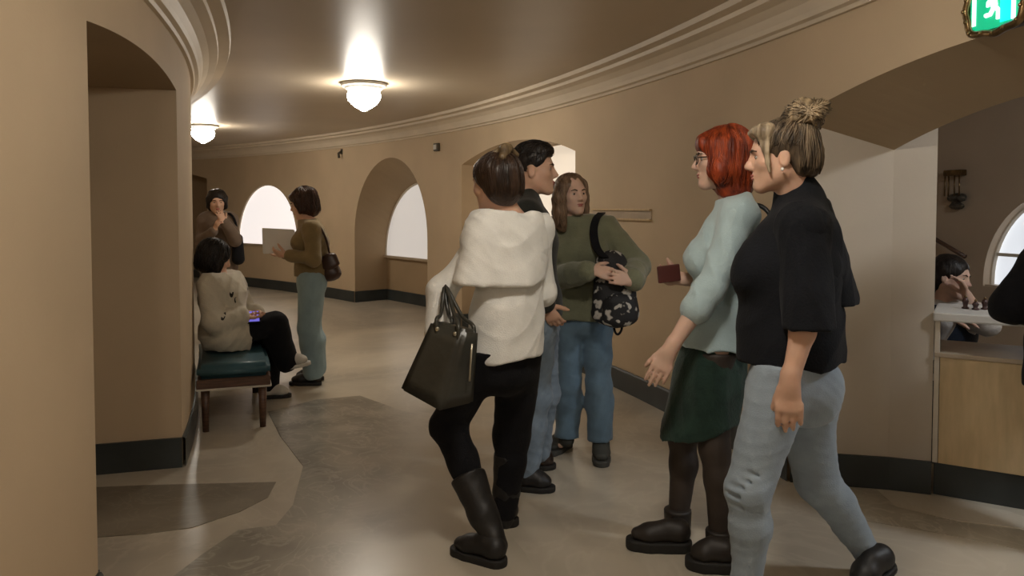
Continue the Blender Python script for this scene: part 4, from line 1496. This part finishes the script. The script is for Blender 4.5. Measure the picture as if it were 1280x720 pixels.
    for k in range(90):
        a0, tz = rb.uniform(0, 6.28), rb.uniform(-1.2, 1.2)
        bp.append([(.075 * math.cos(a0 + t), -.092 + .075 * math.sin(a0 + t) * math.cos(tz), .128 + .075 * math.sin(a0 + t) * math.sin(tz)) for t in (0, .6, 1.2, 1.8)])
    so = strands('hair_strands', bo, hair_mat('hair_bun_strands', (0.05, 0.032, 0.018), (0.50, 0.38, 0.24), .5), p, bp, .0026, .003, 22)
    so.parent = ho
    ball('earring', p.H(-.086, .002, -.048), V(.006, .006, .007), mat('pearl', (.8, .76, .7), .25, .02), p.root, p.base)
    return p


# ================================================================== seated woman in the cream sweater
def woman_seated():
    J = dict(neck=N_(273, 344, 5.44), shR=N_(262, 356, 5.30), shL=N_(291, 352, 5.60), hipR=N_(279, 420, 5.34), hipL=N_(290, 416, 5.52),
             elR=N_(266, 402, 5.22), wrR=N_(303, 396, 5.36), elL=N_(308, 392, 5.68), wrL=N_(322, 390, 5.55),
             knR=N_(343, 404, 5.58), anR=N_(358, 452, 5.66), knL=N_(336, 412, 5.75), anL=N_(335, 482, 5.80),
             heelR=N_(352, 463, 5.62), toeR=N_(388, 455, 5.72), heelL=NG(326, 498), toeL=NG(364, 496))
    p = Person('dark-haired woman in cream sweater sitting on the teal bench', np.array(G(285, 515)), SK_LIGHT, J,
               dict(c=N_(269, 322, 5.45), fwd=(.86, .45, -.30), s=1.03), 0.009)
    p.hands['R'] = dict(fd=(.9, .2, -.1), pn=(0, .1, 1), thumb=(-.2, 1, 0), curl=.4)
    p.hands['L'] = dict(fd=(.3, -.9, -.1), pn=(0, 0, 1), thumb=(-1, 0, 0), curl=.4)
    p.body(ears=False)
    cr = cloth('cream_wool', (0.56, 0.51, 0.41), .06, .95, .3, 110, 12, sheen=.3)
    top = p.torso(.040, .02) + p.arm('R', .034, 1.9, rf=(.046, .032)) + p.arm('L', .034, 1.9, rf=(.046, .032))
    top += [ell(N_(281, 415, 5.4), (.17, .17, .10), None, .06), cone(J['neck'] + V(0, 0, -.02), J['neck'] + V(.01, 0, .02), .075, .068, .02),
            half(J['neck'] + V(0, 0, .024), (0, 0, 1), .006), half((0, 0, .435), (0, 0, -1), .006)]
    p.add('sweater', top, cr, .008, disp=folds(71, .011, 22))
    bk = M['black_cloth']
    tr = p.leg('R', .012, r=(.080, .066, .045), calf=.066, gk=.024, ga=.040) + p.leg('L', .012, r=(.080, .066, .045), calf=.066, gk=.024, ga=.045)
    tr += [cone(J['hipR'], J['hipL'], .070, .070, .04)]
    p.add('trousers', tr, bk, .008, disp=folds(72, .005, 30))
    wh = mat('white_sneaker', (.55, .52, .46), .6, .06)
    for S in 'LR': p.shoe(S, wh, M['sole_white'] if S == 'R' else M['sole_black'], sole=.024)
    hm = hair_mat('hair_near_black', (0.006, 0.004, 0.004), (0.020, 0.014, 0.011))
    h = [p.HE(0, -.018, .036, .096, .112, .098), p.HE(0, -.035, -.055, .100, .085, .075, .04), p.HE(0, .12, -.06, .07, .07, .09, .02, '-'),
         cone(p.H(-.08, .03, .03), p.H(-.085, .02, -.10), .028, .022, .03), cone(p.H(.08, .03, .03), p.H(.085, .02, -.10), .028, .022, .03)]
    ho = p.add('hair', h, hm, .007, disp=folds(73, .005, 70, (1, 1, .5), .03))
    strands('hair_strands', ho, hm, p, fall_paths(150, -.12, 14), .003, .002, 15, .012)
    # dark broken print on the side of the sweater
    N, L = cr.node_tree.nodes, cr.node_tree.links
    b = N['Principled BSDF']
    src = b.inputs['Base Color'].links[0].from_socket
    tc = N.new('ShaderNodeTexCoord')
    no = N.new('ShaderNodeTexNoise'); no.inputs['Scale'].default_value = 26
    L.new(tc.outputs['Object'], no.inputs['Vector'])
    for px, py, rr in ((287, 368, .010), (291, 377, .009), (284, 394, .010)):
        c = N_(px, py, 5.26) - p.base
        mp = N.new('ShaderNodeMapping'); mp.vector_type = 'POINT'
        mp.inputs['Location'].default_value = (-c[0] / rr, -c[1] / .4, -c[2] / (rr * 2.6)); mp.inputs['Scale'].default_value = (1 / rr, 1 / .4, 1 / (rr * 2.6))
        L.new(tc.outputs['Object'], mp.inputs[0])
        ln = N.new('ShaderNodeVectorMath'); ln.operation = 'LENGTH'; L.new(mp.outputs[0], ln.inputs[0])
        lt = N.new('ShaderNodeMath'); lt.operation = 'LESS_THAN'; lt.inputs[1].default_value = 1.0; L.new(ln.outputs['Value'], lt.inputs[0])
        gt = N.new('ShaderNodeMath'); gt.operation = 'GREATER_THAN'; gt.inputs[1].default_value = .46; L.new(no.outputs[0], gt.inputs[0])
        mu_ = N.new('ShaderNodeMath'); mu_.operation = 'MULTIPLY'; L.new(lt.outputs[0], mu_.inputs[0]); L.new(gt.outputs[0], mu_.inputs[1])
        mx = N.new('ShaderNodeMixRGB'); L.new(mu_.outputs[0], mx.inputs[0]); L.new(src, mx.inputs[1]); mx.inputs[2].default_value = (.02, .018, .016, 1)
        src = mx.outputs[0]
    L.new(src, b.inputs['Base Color'])
    return p


def tablet():
    c = N_(307, 397, 5.40)
    e = empty('tablet', c)
    tag(e, 'tablet with glowing violet screen on the lap of the seated woman', 'tablet')
    rot = Matrix.Rotation(R(22), 3, 'Z') @ Matrix.Rotation(R(28), 3, 'X')
    box('tablet_case', (0, 0, 0), (.20, .14, .012), M['black_cloth'], e, rot, .004)
    box('screen', rot @ Vector((0, 0, .0075)), (.18, .12, .003), emit('violet_screen', (.16, .14, .62), .55), e, rot)


# ================================================================== woman reading papers
def woman_papers():
    J = dict(neck=N_(384, 275, 6.28), shL=N_(390, 286, 6.13), shR=N_(388, 286, 6.43), hipL=N_(390, 350, 6.20), hipR=N_(390, 350, 6.36),
             elL=N_(391, 324, 6.05), wrL=N_(360, 319, 6.10), elR=N_(386, 322, 6.48), wrR=N_(356, 317, 6.36),
             knL=N_(386, 410, 6.20), anL=N_(392, 464, 6.20), knR=N_(388, 408, 6.36), anR=N_(396, 460, 6.36),
             heelL=NG(402, 481), toeL=NG(362, 481), heelR=NG(405, 475), toeR=NG(368, 475))
    p = Person('woman in mustard top and pale blue trousers reading papers near the lit window', NG(388, 478), SK_LIGHT, J,
               dict(c=N_(379, 254, 6.27), fwd=(-.95, -.10, -.26), s=1.02), 0.009)
    p.hands['L'] = dict(fd=(-.9, .1, .1), pn=(0, .6, .6), thumb=(0, 0, 1), curl=.5)
    p.hands['R'] = dict(fd=(-.9, -.1, .1), pn=(0, -.6, .6), thumb=(0, 0, 1), curl=.5)
    p.body(ears=False)
    mu = cloth('mustard_wool', (0.22, 0.16, 0.075), .1, .95, .3, 120)
    top = p.torso(.022, .01, bust=.03) + p.arm('L', .020, 1.93) + p.arm('R', .020, 1.93) + [half((0, 0, float(N_(388, 346, 6.2)[2])), (0, 0, -1), .01), half(J['neck'] + V(0, 0, .01), (0, 0, 1), .006)]
    p.add('sweater', top, mu, .009, disp=folds(81, .005, 26))
    pb = cloth('pale_blue_denim', (0.27, 0.37, 0.40), .08, .85)
    tr = p.leg('L', .018, r=(.094, .068, .052), calf=.068, gk=.020, ga=.032) + p.leg('R', .018, r=(.094, .068, .052), calf=.068, gk=.020, ga=.032)
    tr += [seg(N_(389, 340, 6.28), N_(390, 352, 6.28), (.135, .105), (.155, .12), p.pax, .05), half((0, 0, float(N_(390, 333, 6.28)[2])), (0, 0, 1)), half((0, 0, .05), (0, 0, -1))]
    p.add('trousers', tr, pb, .009, disp=folds(82, .004, 30))
    for S in 'LR': p.shoe(S, M['black_leather'], M['sole_black'], sole=.024)
    hm = hair_mat('hair_chestnut', (0.030, 0.014, 0.008), (0.095, 0.045, 0.026))
    h = [p.HE(0, -.020, .040, .090, .108, .090), p.HE(0, -.045, -.05, .085, .075, .075, .04), p.HE(0, .115, -.055, .08, .075, .085, .02, '-'),
         cone(p.H(-.078, .03, .05), p.H(-.08, .02, -.06), .024, .018, .03), cone(p.H(.078, .03, .05), p.H(.08, .02, -.06), .024, .018, .03), p.HE(0, .07, .07, .06, .035, .03, .03)]
    ho = p.add('hair', h, hm, .007, disp=folds(83, .005, 70, (1, 1, .5), .03))
    strands('hair_strands', ho, hm, p, fall_paths(150, -.10, 24), .003, .002, 25, .010)
    return p


def papers():
    q = [N_(327, 285, 6.22), N_(367, 287, 6.20), N_(366, 315, 6.15), N_(328, 316, 6.17)]
    base = sum(q) / 4
    e = empty('paper_sheets', base)
    tag(e, 'white sheets of paper held up by the woman in mustard', 'paper')
    pm = mat('white_paper', (.62, .60, .57), .8, .03)
    for k in range(2):
        bm = bmesh.new()
        n = 6
        g = []
        for i in range(n + 1):
            row = []
            for jx in range(n + 1):
                u, v = i / n, jx / n
                pt = (q[0] * (1 - u) + q[1] * u) * (1 - v) + (q[3] * (1 - u) + q[2] * u) * v
                pt = pt + V(k * .006 + .002 * k * u, .012 * math.sin(u * 3.1) - .006 * k + .01, -.008 * k)
                row.append(pt - base)
            g.append(row)
        for dy in (0, .0016):
            vs = [[bm.verts.new(Vector(pt + V(0, dy, 0))) for pt in row] for row in g]
            for i in range(n):
                for jx in range(n):
                    bm.faces.new((vs[i][jx], vs[i + 1][jx], vs[i + 1][jx + 1], vs[i][jx + 1]))
        bmo('sheet', bm, pm, e, True)


def brown_bag():
    c = N_(414, 333, 6.24)
    e = empty('shoulder_bag', c)
    tag(e, 'small brown leather shoulder bag at the back of the woman in mustard', 'bag')
    m = mat('brown_leather', (0.050, 0.022, 0.014), .4, .2, 10)
    soft('bag_body', [seg(N_(410, 325, 6.24), N_(414, 342, 6.24), (.062, .055), (.085, .065), (1, 0, -.4), .03)], m, e, c, .006, folds(85, .003, 30))
    soft('bag_flap', [seg(N_(411, 322, 6.20), N_(414, 332, 6.19), (.066, .035), (.072, .03), (1, 0, -.4), .02)], m, e, c, .006)
    tube('strap', [Vector(q) - Vector(c) for q in spline([N_(412, 318, 6.24), N_(408, 300, 6.2), N_(400, 284, 6.13), N_(390, 276, 6.12), N_(384, 280, 6.1)], 4)], .009, m, e)


# ================================================================== far woman in taupe
def woman_far():
    J = dict(neck=N_(272, 266, 8.0), shR=N_(256, 275, 7.98), shL=N_(288, 275, 8.04), hipR=N_(266, 326, 8.0), hipL=N_(280, 326, 8.03),
             elR=N_(252, 302, 7.86), wrR=N_(268, 288, 7.74), elL=N_(294, 300, 7.9), wrL=N_(280, 278, 7.76),
             knR=N_(266, 376, 7.98), anR=N_(266, 418, 8.0), knL=N_(281, 376, 8.0), anL=N_(281, 418, 8.02),
             heelR=NG(266, 428), toeR=NG(264, 436), heelL=NG(281, 428), toeL=NG(283, 436))
    p = Person('dark-haired woman in taupe coat standing far off by the bench', NG(273, 431), SK_LIGHT, J,
               dict(c=N_(271, 252, 7.95), fwd=(.45, -.88, -.12), s=1.04), 0.011)
    p.hands['R'] = dict(fd=(.4, -.2, .8), pn=(.6, .6, 0), thumb=(-1, 0, 0), curl=.6)
    p.hands['L'] = dict(fd=(-.3, -.2, .9), pn=(-.6, .6, 0), thumb=(1, 0, 0), curl=.6)
    p.body(ears=False)
    tp = cloth('taupe_wool', (0.16, 0.115, 0.085), .1)
    top = p.torso(.028, .01) + p.arm('R', .024, 1.95) + p.arm('L', .024, 1.95)
    top += [seg(N_(273, 310, 8.0), N_(273, 350, 8.0), (.17, .13), (.19, .15), p.pax, .05), half((0, 0, float(N_(273, 350, 8.0)[2])), (0, 0, -1)), half(J['neck'] + V(0, 0, .02), (0, 0, 1))]
    p.add('coat', top, tp, .010, disp=folds(91, .006, 24))
    p.add('trousers', p.leg('L', .02, ga=.03) + p.leg('R', .02, ga=.03) + [half((0, 0, .8), (0, 0, 1))], M['black_cloth'], .010)
    for S in 'LR': p.shoe(S, M['black_leather'], M['sole_black'])
    hm = bpy.data.materials['hair_near_black']
    h = [p.HE(0, -.020, .036, .094, .108, .094), p.HE(0, -.045, -.05, .092, .070, .075, .04), p.HE(0, .11, -.05, .062, .065, .095, .02, '-'),
         cone(p.H(-.08, .01, .03), p.H(-.085, .0, -.06), .022, .016, .03), cone(p.H(.08, .01, .03), p.H(.085, .0, -.06), .022, .016, .03)]
    p.add('hair', h, hm, .008, disp=folds(93, .005, 60))
    c = N_(298, 312, 7.98)
    e = empty('shoulder_bag', c)
    tag(e, 'black shoulder bag at the side of the far woman in taupe', 'bag')
    soft('bag_body', [seg(N_(297, 298, 7.98), N_(298, 324, 7.98), (.05, .07), (.06, .085), (1, 0, 0), .03)], M['black_cloth'], e, c, .009)
    tube('strap', [Vector(q) - Vector(c) for q in spline([N_(298, 296, 7.98), N_(293, 274, 7.96), N_(286, 267, 7.98), N_(284, 275, 8.08)], 4)], .012, M['black_cloth'], e)


# ================================================================== attendant behind the counter
def attendant():
    J = dict(neck=N_(1181, 378, 4.72), shR=N_(1160, 396, 4.74), shL=N_(1205, 394, 4.66), hipR=N_(1168, 494, 4.80), hipL=N_(1200, 494, 4.74),
             elR=N_(1155, 440, 4.52), wrR=N_(1186, 398, 4.36), elL=N_(1234, 405, 4.50), wrL=N_(1210, 372, 4.52),
             knR=N_(1165, 500, 4.42), anR=N_(1168, 575, 4.46), knL=N_(1205, 500, 4.38), anL=N_(1208, 575, 4.42),
             heelR=N_(1168, 588, 4.5), toeR=N_(1168, 600, 4.28), heelL=N_(1208, 588, 4.48), toeL=N_(1208, 600, 4.26))
    J['heelR'][2] = J['toeR'][2] = J['heelL'][2] = J['toeL'][2] = 0.0
    J['anR'][2] = J['anL'][2] = .1
    b = (J['hipR'] + J['hipL']) / 2
    p = Person('attendant in navy vest seated behind the counter with hand at cheek', (b[0], b[1], 0), SK_PALE, J,
               dict(c=N_(1189, 346, 4.68), fwd=(.62, -.76, -.12), up=(.18, 0, 1), s=1.06), 0.009)
    p.hands['L'] = dict(fd=(-.35, .1, .9), pn=(-.9, .1, 0), thumb=(0, 1, 0), curl=.35)
    p.hands['R'] = dict(fd=(.9, -.2, -.1), pn=(0, 0, -1), thumb=(0, -1, 0), curl=.3)
    p.body()
    wh = cloth('white_shirt', (.50, .47, .44), .05)
    p.add('blouse', p.torso(.010) + p.arm('R', .022, 1.9) + p.arm('L', .030, 1.85) + [half(J['neck'] + V(0, 0, .02), (0, 0, 1))], wh, .009, disp=folds(101, .006, 28))
    p.add('vest', p.torso(.022) + [half(J['neck'] + V(0, 0, -.01), (0, 0, 1)), half((0, 0, .42), (0, 0, -1))], cloth('navy_vest', (.010, .014, .024)), .009)
    p.add('trousers', p.leg('L', .02, ga=.03) + p.leg('R', .02, ga=.03) + [cone(J['hipR'], J['hipL'], .10, .10, .04)], M['black_cloth'], .010)
    for S in 'LR': p.shoe(S, M['black_leather'], M['sole_black'])
    h = [p.HE(0, -.020, .040, .088, .106, .090), p.HE(0, -.055, -.02, .080, .07, .07, .04), p.HE(0, .105, -.04, .072, .07, .10, .02, '-'), p.HE(0, -.09, -.06, .05, .05, .06, .03)]
    p.add('hair', h, bpy.data.materials['hair_near_black'], .007, disp=folds(103, .003, 80))
    z = float(b[2]) - .115
    st = empty('stool', (b[0], b[1], 0))
    tag(st, 'dark stool under the attendant behind the counter', 'stool')
    lathe('seat', [(0, z), (.17, z), (.18, z - .015), (.17, z - .05), (0, z - .05)], M['wood_dark'], st, 24)
    for k in range(4):
        a = math.pi / 4 + k * math.pi / 2
        tube('leg', [(.12 * math.cos(a), .12 * math.sin(a), z - .05), (.17 * math.cos(a), .17 * math.sin(a), 0)], .016, M['wood_dark'], st)


# ================================================================== visitor in black at the counter (cut by the frame)
def visitor_black():
    J = dict(neck=N_(1368, 258, 3.22), shL=N_(1328, 292, 3.30), shR=N_(1410, 284, 3.10), hipL=N_(1325, 460, 3.26), hipR=N_(1376, 460, 3.12),
             elL=N_(1264, 382, 3.40), wrL=N_(1330, 392, 3.52), elR=N_(1400, 385, 3.20), wrR=N_(1370, 400, 3.46),
             knL=N_(1318, 565, 3.28), anL=N_(1308, 655, 3.26), knR=N_(1366, 570, 3.12), anR=N_(1362, 665, 3.08),
             heelL=NG(1308, 690), toeL=NG(1318, 662), heelR=NG(1362, 700), toeR=NG(1372, 670))
    p = Person('person in black with elbow on the counter, cut by the right edge', NG(1325, 685), SK_LIGHT, J,
               dict(c=N_(1370, 205, 3.24), fwd=(.35, .93, -.1), s=1.0), 0.009, 1.02)
    p.hands['L'] = dict(fd=(.9, .2, 0), pn=(0, 0, -1), thumb=(0, -1, 0), curl=.3)
    p.hands['R'] = dict(fd=(-.5, .8, 0), pn=(0, 0, -1), thumb=(-1, 0, 0), curl=.3)
    p.body(ears=False)
    bk = M['black_cloth']
    p.add('coat', p.torso(.040, .015) + p.arm('L', .042, 1.9) + p.arm('R', .042, 1.9) + [seg(N_(1346, 430, 3.2), N_(1346, 490, 3.2), (.18, .15), (.20, .16), p.pax, .05),
          half((0, 0, float(N_(1330, 490, 3.2)[2])), (0, 0, -1)), half(J['neck'] + V(0, 0, .03), (0, 0, 1))], bk, .009, disp=folds(111, .006, 26))
    p.add('trousers', p.leg('L', .02, ga=.03) + p.leg('R', .02, ga=.03), bk, .009)
    for S in 'LR': p.shoe(S, M['black_leather'], M['sole_black'])
    p.add('hair', [p.HE(0, -.020, .038, .088, .106, .090), p.HE(0, -.045, -.06, .085, .07, .09, .04), p.HE(0, .11, -.04, .075, .07, .10, .02, '-')], bpy.data.materials['hair_near_black'], .008)


woman_white(); tote_bag(); man_jacket(); woman_green(); backpack(); woman_red(); red_phone(); woman_black()
woman_seated(); tablet(); woman_papers(); papers(); brown_bag(); woman_far(); attendant(); visitor_black()


# ------------------------------------------------------------------ bench
def bench():
    th0, th1 = 0.336, 0.410
    r0, r1 = RI + 0.03, RI + 0.48
    base = RP((th0 + th1) / 2, (r0 + r1) / 2, 0)
    e = empty('bench', base)
    tag(e, 'low bench with teal cushion and dark wooden legs against the left wall', 'bench')

    def arc(name, ra, rb, z0, z1, m, a=th0, b=th1, bev=.012):
        bm = bmesh.new()
        n = 10
        rows = []
        for i in range(n + 1):
            t = a + (b - a) * i / n
            rows.append([bm.verts.new(RP(t, r, z) - base) for r, z in ((ra, z0), (rb, z0), (rb, z1), (ra, z1))])
        for p, q in zip(rows, rows[1:]):
            for k in range(4): bm.faces.new((p[k], q[k], q[(k + 1) % 4], p[(k + 1) % 4]))
        bm.faces.new(rows[0][::-1]); bm.faces.new(rows[-1])
        bmesh.ops.recalc_face_normals(bm, faces=bm.faces)
        if bev:
            bmesh.ops.bevel(bm, geom=[x for x in bm.edges if x.calc_face_angle(0) > .7], offset=bev, segments=3, affect='EDGES')
        return bmo(name, bm, m, e, False)
    c = arc('cushion', r0, r1, .345, .432, M['teal'], bev=.028)
    for p in c.data.polygons: p.use_smooth = True
    arc('seat_frame', r0, r1, .285, .346, M['wood_dark'], bev=.004)
    arc('piping', r0 - .004, r1 + .006, .276, .288, M['white_trim'], th0 - .0003, th1 + .0003, bev=.003)
    for t in (th0 + .004, th1 - .004):
        for r in (r0 + .05, r1 - .05):
            tube('leg', [RP(t, r, .28) - base, RP(t, r, 0.0) - base], [.030, .020], M['wood_dark'], e, 8)
    return e


bench()


# ------------------------------------------------------------------ counter in the ticket room
def counter():
    a = P2 + Vector((0.005, -0.005, 0)) + dirB * 0.0
    b0 = G(1279, 637)
    d = (b0 - P2).normalized()
    n = Vector((-d.y, d.x, 0))      # into the room
    L = 1.0
    rz = math.atan2(d.y, d.x)
    rot = Matrix.Rotation(rz, 3, 'Z')
    base = P2 + d * L / 2 + n * .22
    e = empty('counter', base)
    tag(e, 'ticket counter with pale wooden front and raised white top', 'counter')

    def bx(name, u0, u1, w0, w1, z0, z1, m, bev=.003):
        c = P2 + d * (u0 + u1) / 2 + n * (w0 + w1) / 2 + Vector((0, 0, (z0 + z1) / 2)) - base
        return box(name, c, (u1 - u0, w1 - w0, z1 - z0), m, e, rot, bev)
    bx('plinth', .012, L, .0, .42, 0, .165, M['skirting'])
    bx('front_panel', .030, .56, -.012, .02, .165, .70, M['wood_pale'])
    bx('front_panel', .566, L, -.012, .02, .165, .70, M['wood_pale'])
    bx('corner_post', .004, .028, -.012, .03, .165, .905, M['win_frame'])
    bx('shelf', .004, L, -.02, .42, .70, .722, M['sill'])
    bx('counter_top', -.004, L, -.03, .40, .880, .925, M['white_top'], .008)
    bx('back_panel', .03, L, .40, .42, .165, .70, M['wood_dark'])
    bx('support', .60, .62, .02, .38, .722, .88, M['win_frame'])
    return d, n


cd, cn = counter()


def on_counter(u, w, z=.925):
    return P2 + cd * u + cn * w + Vector((0, 0, z))


# small dark figurines / pens on the counter
rs = random.Random(3)
for k, (u, w, h) in enumerate(((.13, .20, .055), (.175, .17, .04), (.215, .21, .05))):
    p = on_counter(u, w)
    e = empty('trinket', p)
    tag(e, ('tall dark trinket on the white counter top nearest the attendant', 'lowest dark red trinket on the counter top', 'dark trinket on the counter top beside the black sleeve')[k], 'trinket', 'dark trinkets on the counter')
    mm = mat('trinket_lacquer', (.05, .018, .014), .4, .3, 40) if k == 0 else bpy.data.materials['trinket_lacquer']
    lathe('trinket_base', [(0, 0), (.016, 0), (.018, .006), (.010, .012), (.012, h * .5), (.016, h * .7), (.010, h), (0, h + .004)], mm, e, 14)
    lathe('trinket_knob', [(0, h), (.006, h + .002), (.007, h + .010), (0, h + .016)], M['bronze'], e, 10)

# dried-flower wall basket, handrail on the back wall
tw = ring_px(1195, R_BACK - .03)
pw = RP(tw, R_BACK - .03, 0)
pw.z = W(1195, 236, pw.y).z
e = empty('wall_sconce', pw)
tag(e, 'bronze wall lantern with dark drooping foot on the counter room wall', 'wall lamp')
rot = Matrix.Rotation(tw, 3, 'Z')
box('cap', rot @ Vector((-.02, 0, .13)), (.07, .17, .05), M['bronze'], e, rot, .01)
for y in (-.065, -.02, .035, .07):
    tube('rod', [rot @ Vector((-.045, y, .11)), rot @ Vector((-.045, y * 1.05, -.06))], .006, M['bronze'], e)
soft('foot', [ell((0, 0, 0), (.05, .045, .035), None), ell((.0, .07, -.01), (.03, .03, .025), None, .03), ell((0, -.075, 0), (.035, .035, .03), None, .03), ell((0, -.01, -.07), (.035, .09, .03), None, .03)],
     M['dark_metal'], e, (.0, .0, .07), .006, folds(121, .006, 60))
def back_at(px, py):
    q = RP(ring_px(px, R_BACK - .06), R_BACK - .06, 0)
    q.z = W(px, py, q.y).z
    return q
pa, pb_ = back_at(1163, 295), back_at(1208, 321)
o = tube('handrail', [Vector((0, 0, 0)), pb_ - pa], .018, M['wood_dark'])
o.location = pa
tag(o, 'short sloping dark wooden handrail on the counter room wall', 'handrail')


# ------------------------------------------------------------------ green exit sign above the right opening
def exit_sign():
    th = ring_px(1256, RO)
    zc = W(1256, 4, math.hypot(0, RP(th, RO, 0).y)).z
    base = RP(th, RO - .045, zc)
    e = empty('exit_sign', base)
    tag(e, 'green illuminated exit sign in ornate bronze frame above the opening', 'exit sign')
    rot = Matrix.Rotation(th, 3, 'Z')     # local -x faces the corridor, y along the wall

    def T(x, y, z): return rot @ Vector((x, y, z))
    Wd, Hh = .125, .095
    box('lightbox', T(.02, 0, 0), (.05, 2 * Wd, 2 * Hh), M['dark_metal'], e, rot, .01)
    gm = emit('exit_green', (.0, .42, .20), .55)
    wm = emit('exit_white', (.75, 1.0, .88), 1.15)
    cm = emit('exit_cyan', (.0, .55, .60), .9)
    box('sign_face', T(-.008, 0, 0), (.006, 2 * Wd - .02, 2 * Hh - .02), gm, e, rot)
    # pictogram: door leaf, running figure, side stripe   (image left is +y)
    box('stripe', T(-.0125, .096, .0), (.003, .016, .12), wm, e, rot)
    box('doorway', T(-.0125, -.050, -.006), (.003, .05, .135), cm, e, rot)
    box('door_edge', T(-.0128, -.082, -.006), (.003, .016, .135), wm, e, rot)
    bm = bmesh.new()
    add_tube(bm, [T(-.015, .012, .045), T(-.015, .012, .047)], .014, 10)
    for pts, r in ((((.008, .026), (.0, -.012)), .013), (((.0, -.012), (.018, -.036), (.04, -.036)), .008), (((.0, -.012), (-.018, -.03), (-.018, -.06)), .008),
                   (((.008, .022), (.03, .008), (.03, -.008)), .006), (((.008, .022), (-.018, .016), (-.032, .028)), .006)):
        add_tube(bm, [T(-.0135, y, z) for y, z in pts], r, 6)
    bmo('running_figure', bm, wm, e)
    # ornate wavy frame
    pts = []
    n = 64
    for i in range(n + 1):
        a = 2 * math.pi * i / n
        c, s = math.cos(a), math.sin(a)
        k = 1 / max(abs(c) ** 3 + abs(s) ** 3, 1e-6) ** (1 / 3)
        w = 1 + .035 * math.cos(8 * a)
        pts.append(T(-.012, (Wd + .006) * c * k * w, (Hh + .006) * s * k * w))
    bm = bmesh.new()
    add_tube(bm, pts, .014, 8, False)
    fr = bmo('frame', bm, M['bronze'], e, True)
    for i in range(0, n, 4):
        q = pts[i]
        ball('frame_bead', q + T(-.012, 0, 0), V(.008, .008, .008), M['bronze'], fr, (0, 0, 0), None, 8)


exit_sign()


# ------------------------------------------------------------------ small wall fittings
def on_wall(px, py, off=0.0):
    th = ring_px(px, RO)
    q = RP(th, RO - off, 0)
    return th, Vector((q.x, q.y, W(px, py, q.y).z))


th, q = on_wall(548, 184)
e = empty('wall_sensor', q); tag(e, 'small square grey sensor box high on the wall left of the couple', 'sensor')
rot = Matrix.Rotation(th, 3, 'Z')
box('housing', rot @ Vector((-.022, 0, 0)), (.044, .11, .10), M['dark_metal'], e, rot, .01)
box('grille', rot @ Vector((-.048, 0, 0)), (.01, .07, .06), M['lamp_metal'], e, rot, .004)
th, q = on_wall(428, 192)
e = empty('wall_hook', q); tag(e, 'tiny dark fitting on the wall between the two far windows', 'wall fitting')
rot = Matrix.Rotation(th, 3, 'Z')
box('plate', rot @ Vector((-.006, 0, .03)), (.012, .05, .08), M['dark_metal'], e, rot, .003)
tube('hook', [rot @ Vector((-.01, 0, .03)), rot @ Vector((-.06, 0, .0)), rot @ Vector((-.05, 0, -.07))], .02, M['dark_metal'], e)
th, q = on_wall(780, 268)
e = empty('wall_rail', q); tag(e, 'narrow pale wooden picture rail panel on the wall beside the woman in green', 'wall rail')
ta, tb = ring_px(742, RO), ring_px(815, RO)
n = 8


def railband(name, z0, z1, off, m):
    bm = bmesh.new()
    rows = []
    for i in range(n + 1):
        t = tb + (ta - tb) * i / n
        rows.append([bm.verts.new(RP(t, r, q.z + z) - q) for r, z in ((RO, z0), (RO - off, z0), (RO - off, z1), (RO, z1))])
    for a, b in zip(rows, rows[1:]):
        for k in range(4): bm.faces.new((a[k], a[(k + 1) % 4], b[(k + 1) % 4], b[k]))
    bm.faces.new(rows[0]); bm.faces.new(rows[-1][::-1])
    return bmo(name, bm, m, e)


railband('rail_panel', -.035, .035, .008, M['sill'])
railband('rail_edge', .030, .044, .022, M['wood_pale'])
railband('rail_edge', -.044, -.030, .022, M['wood_pale'])
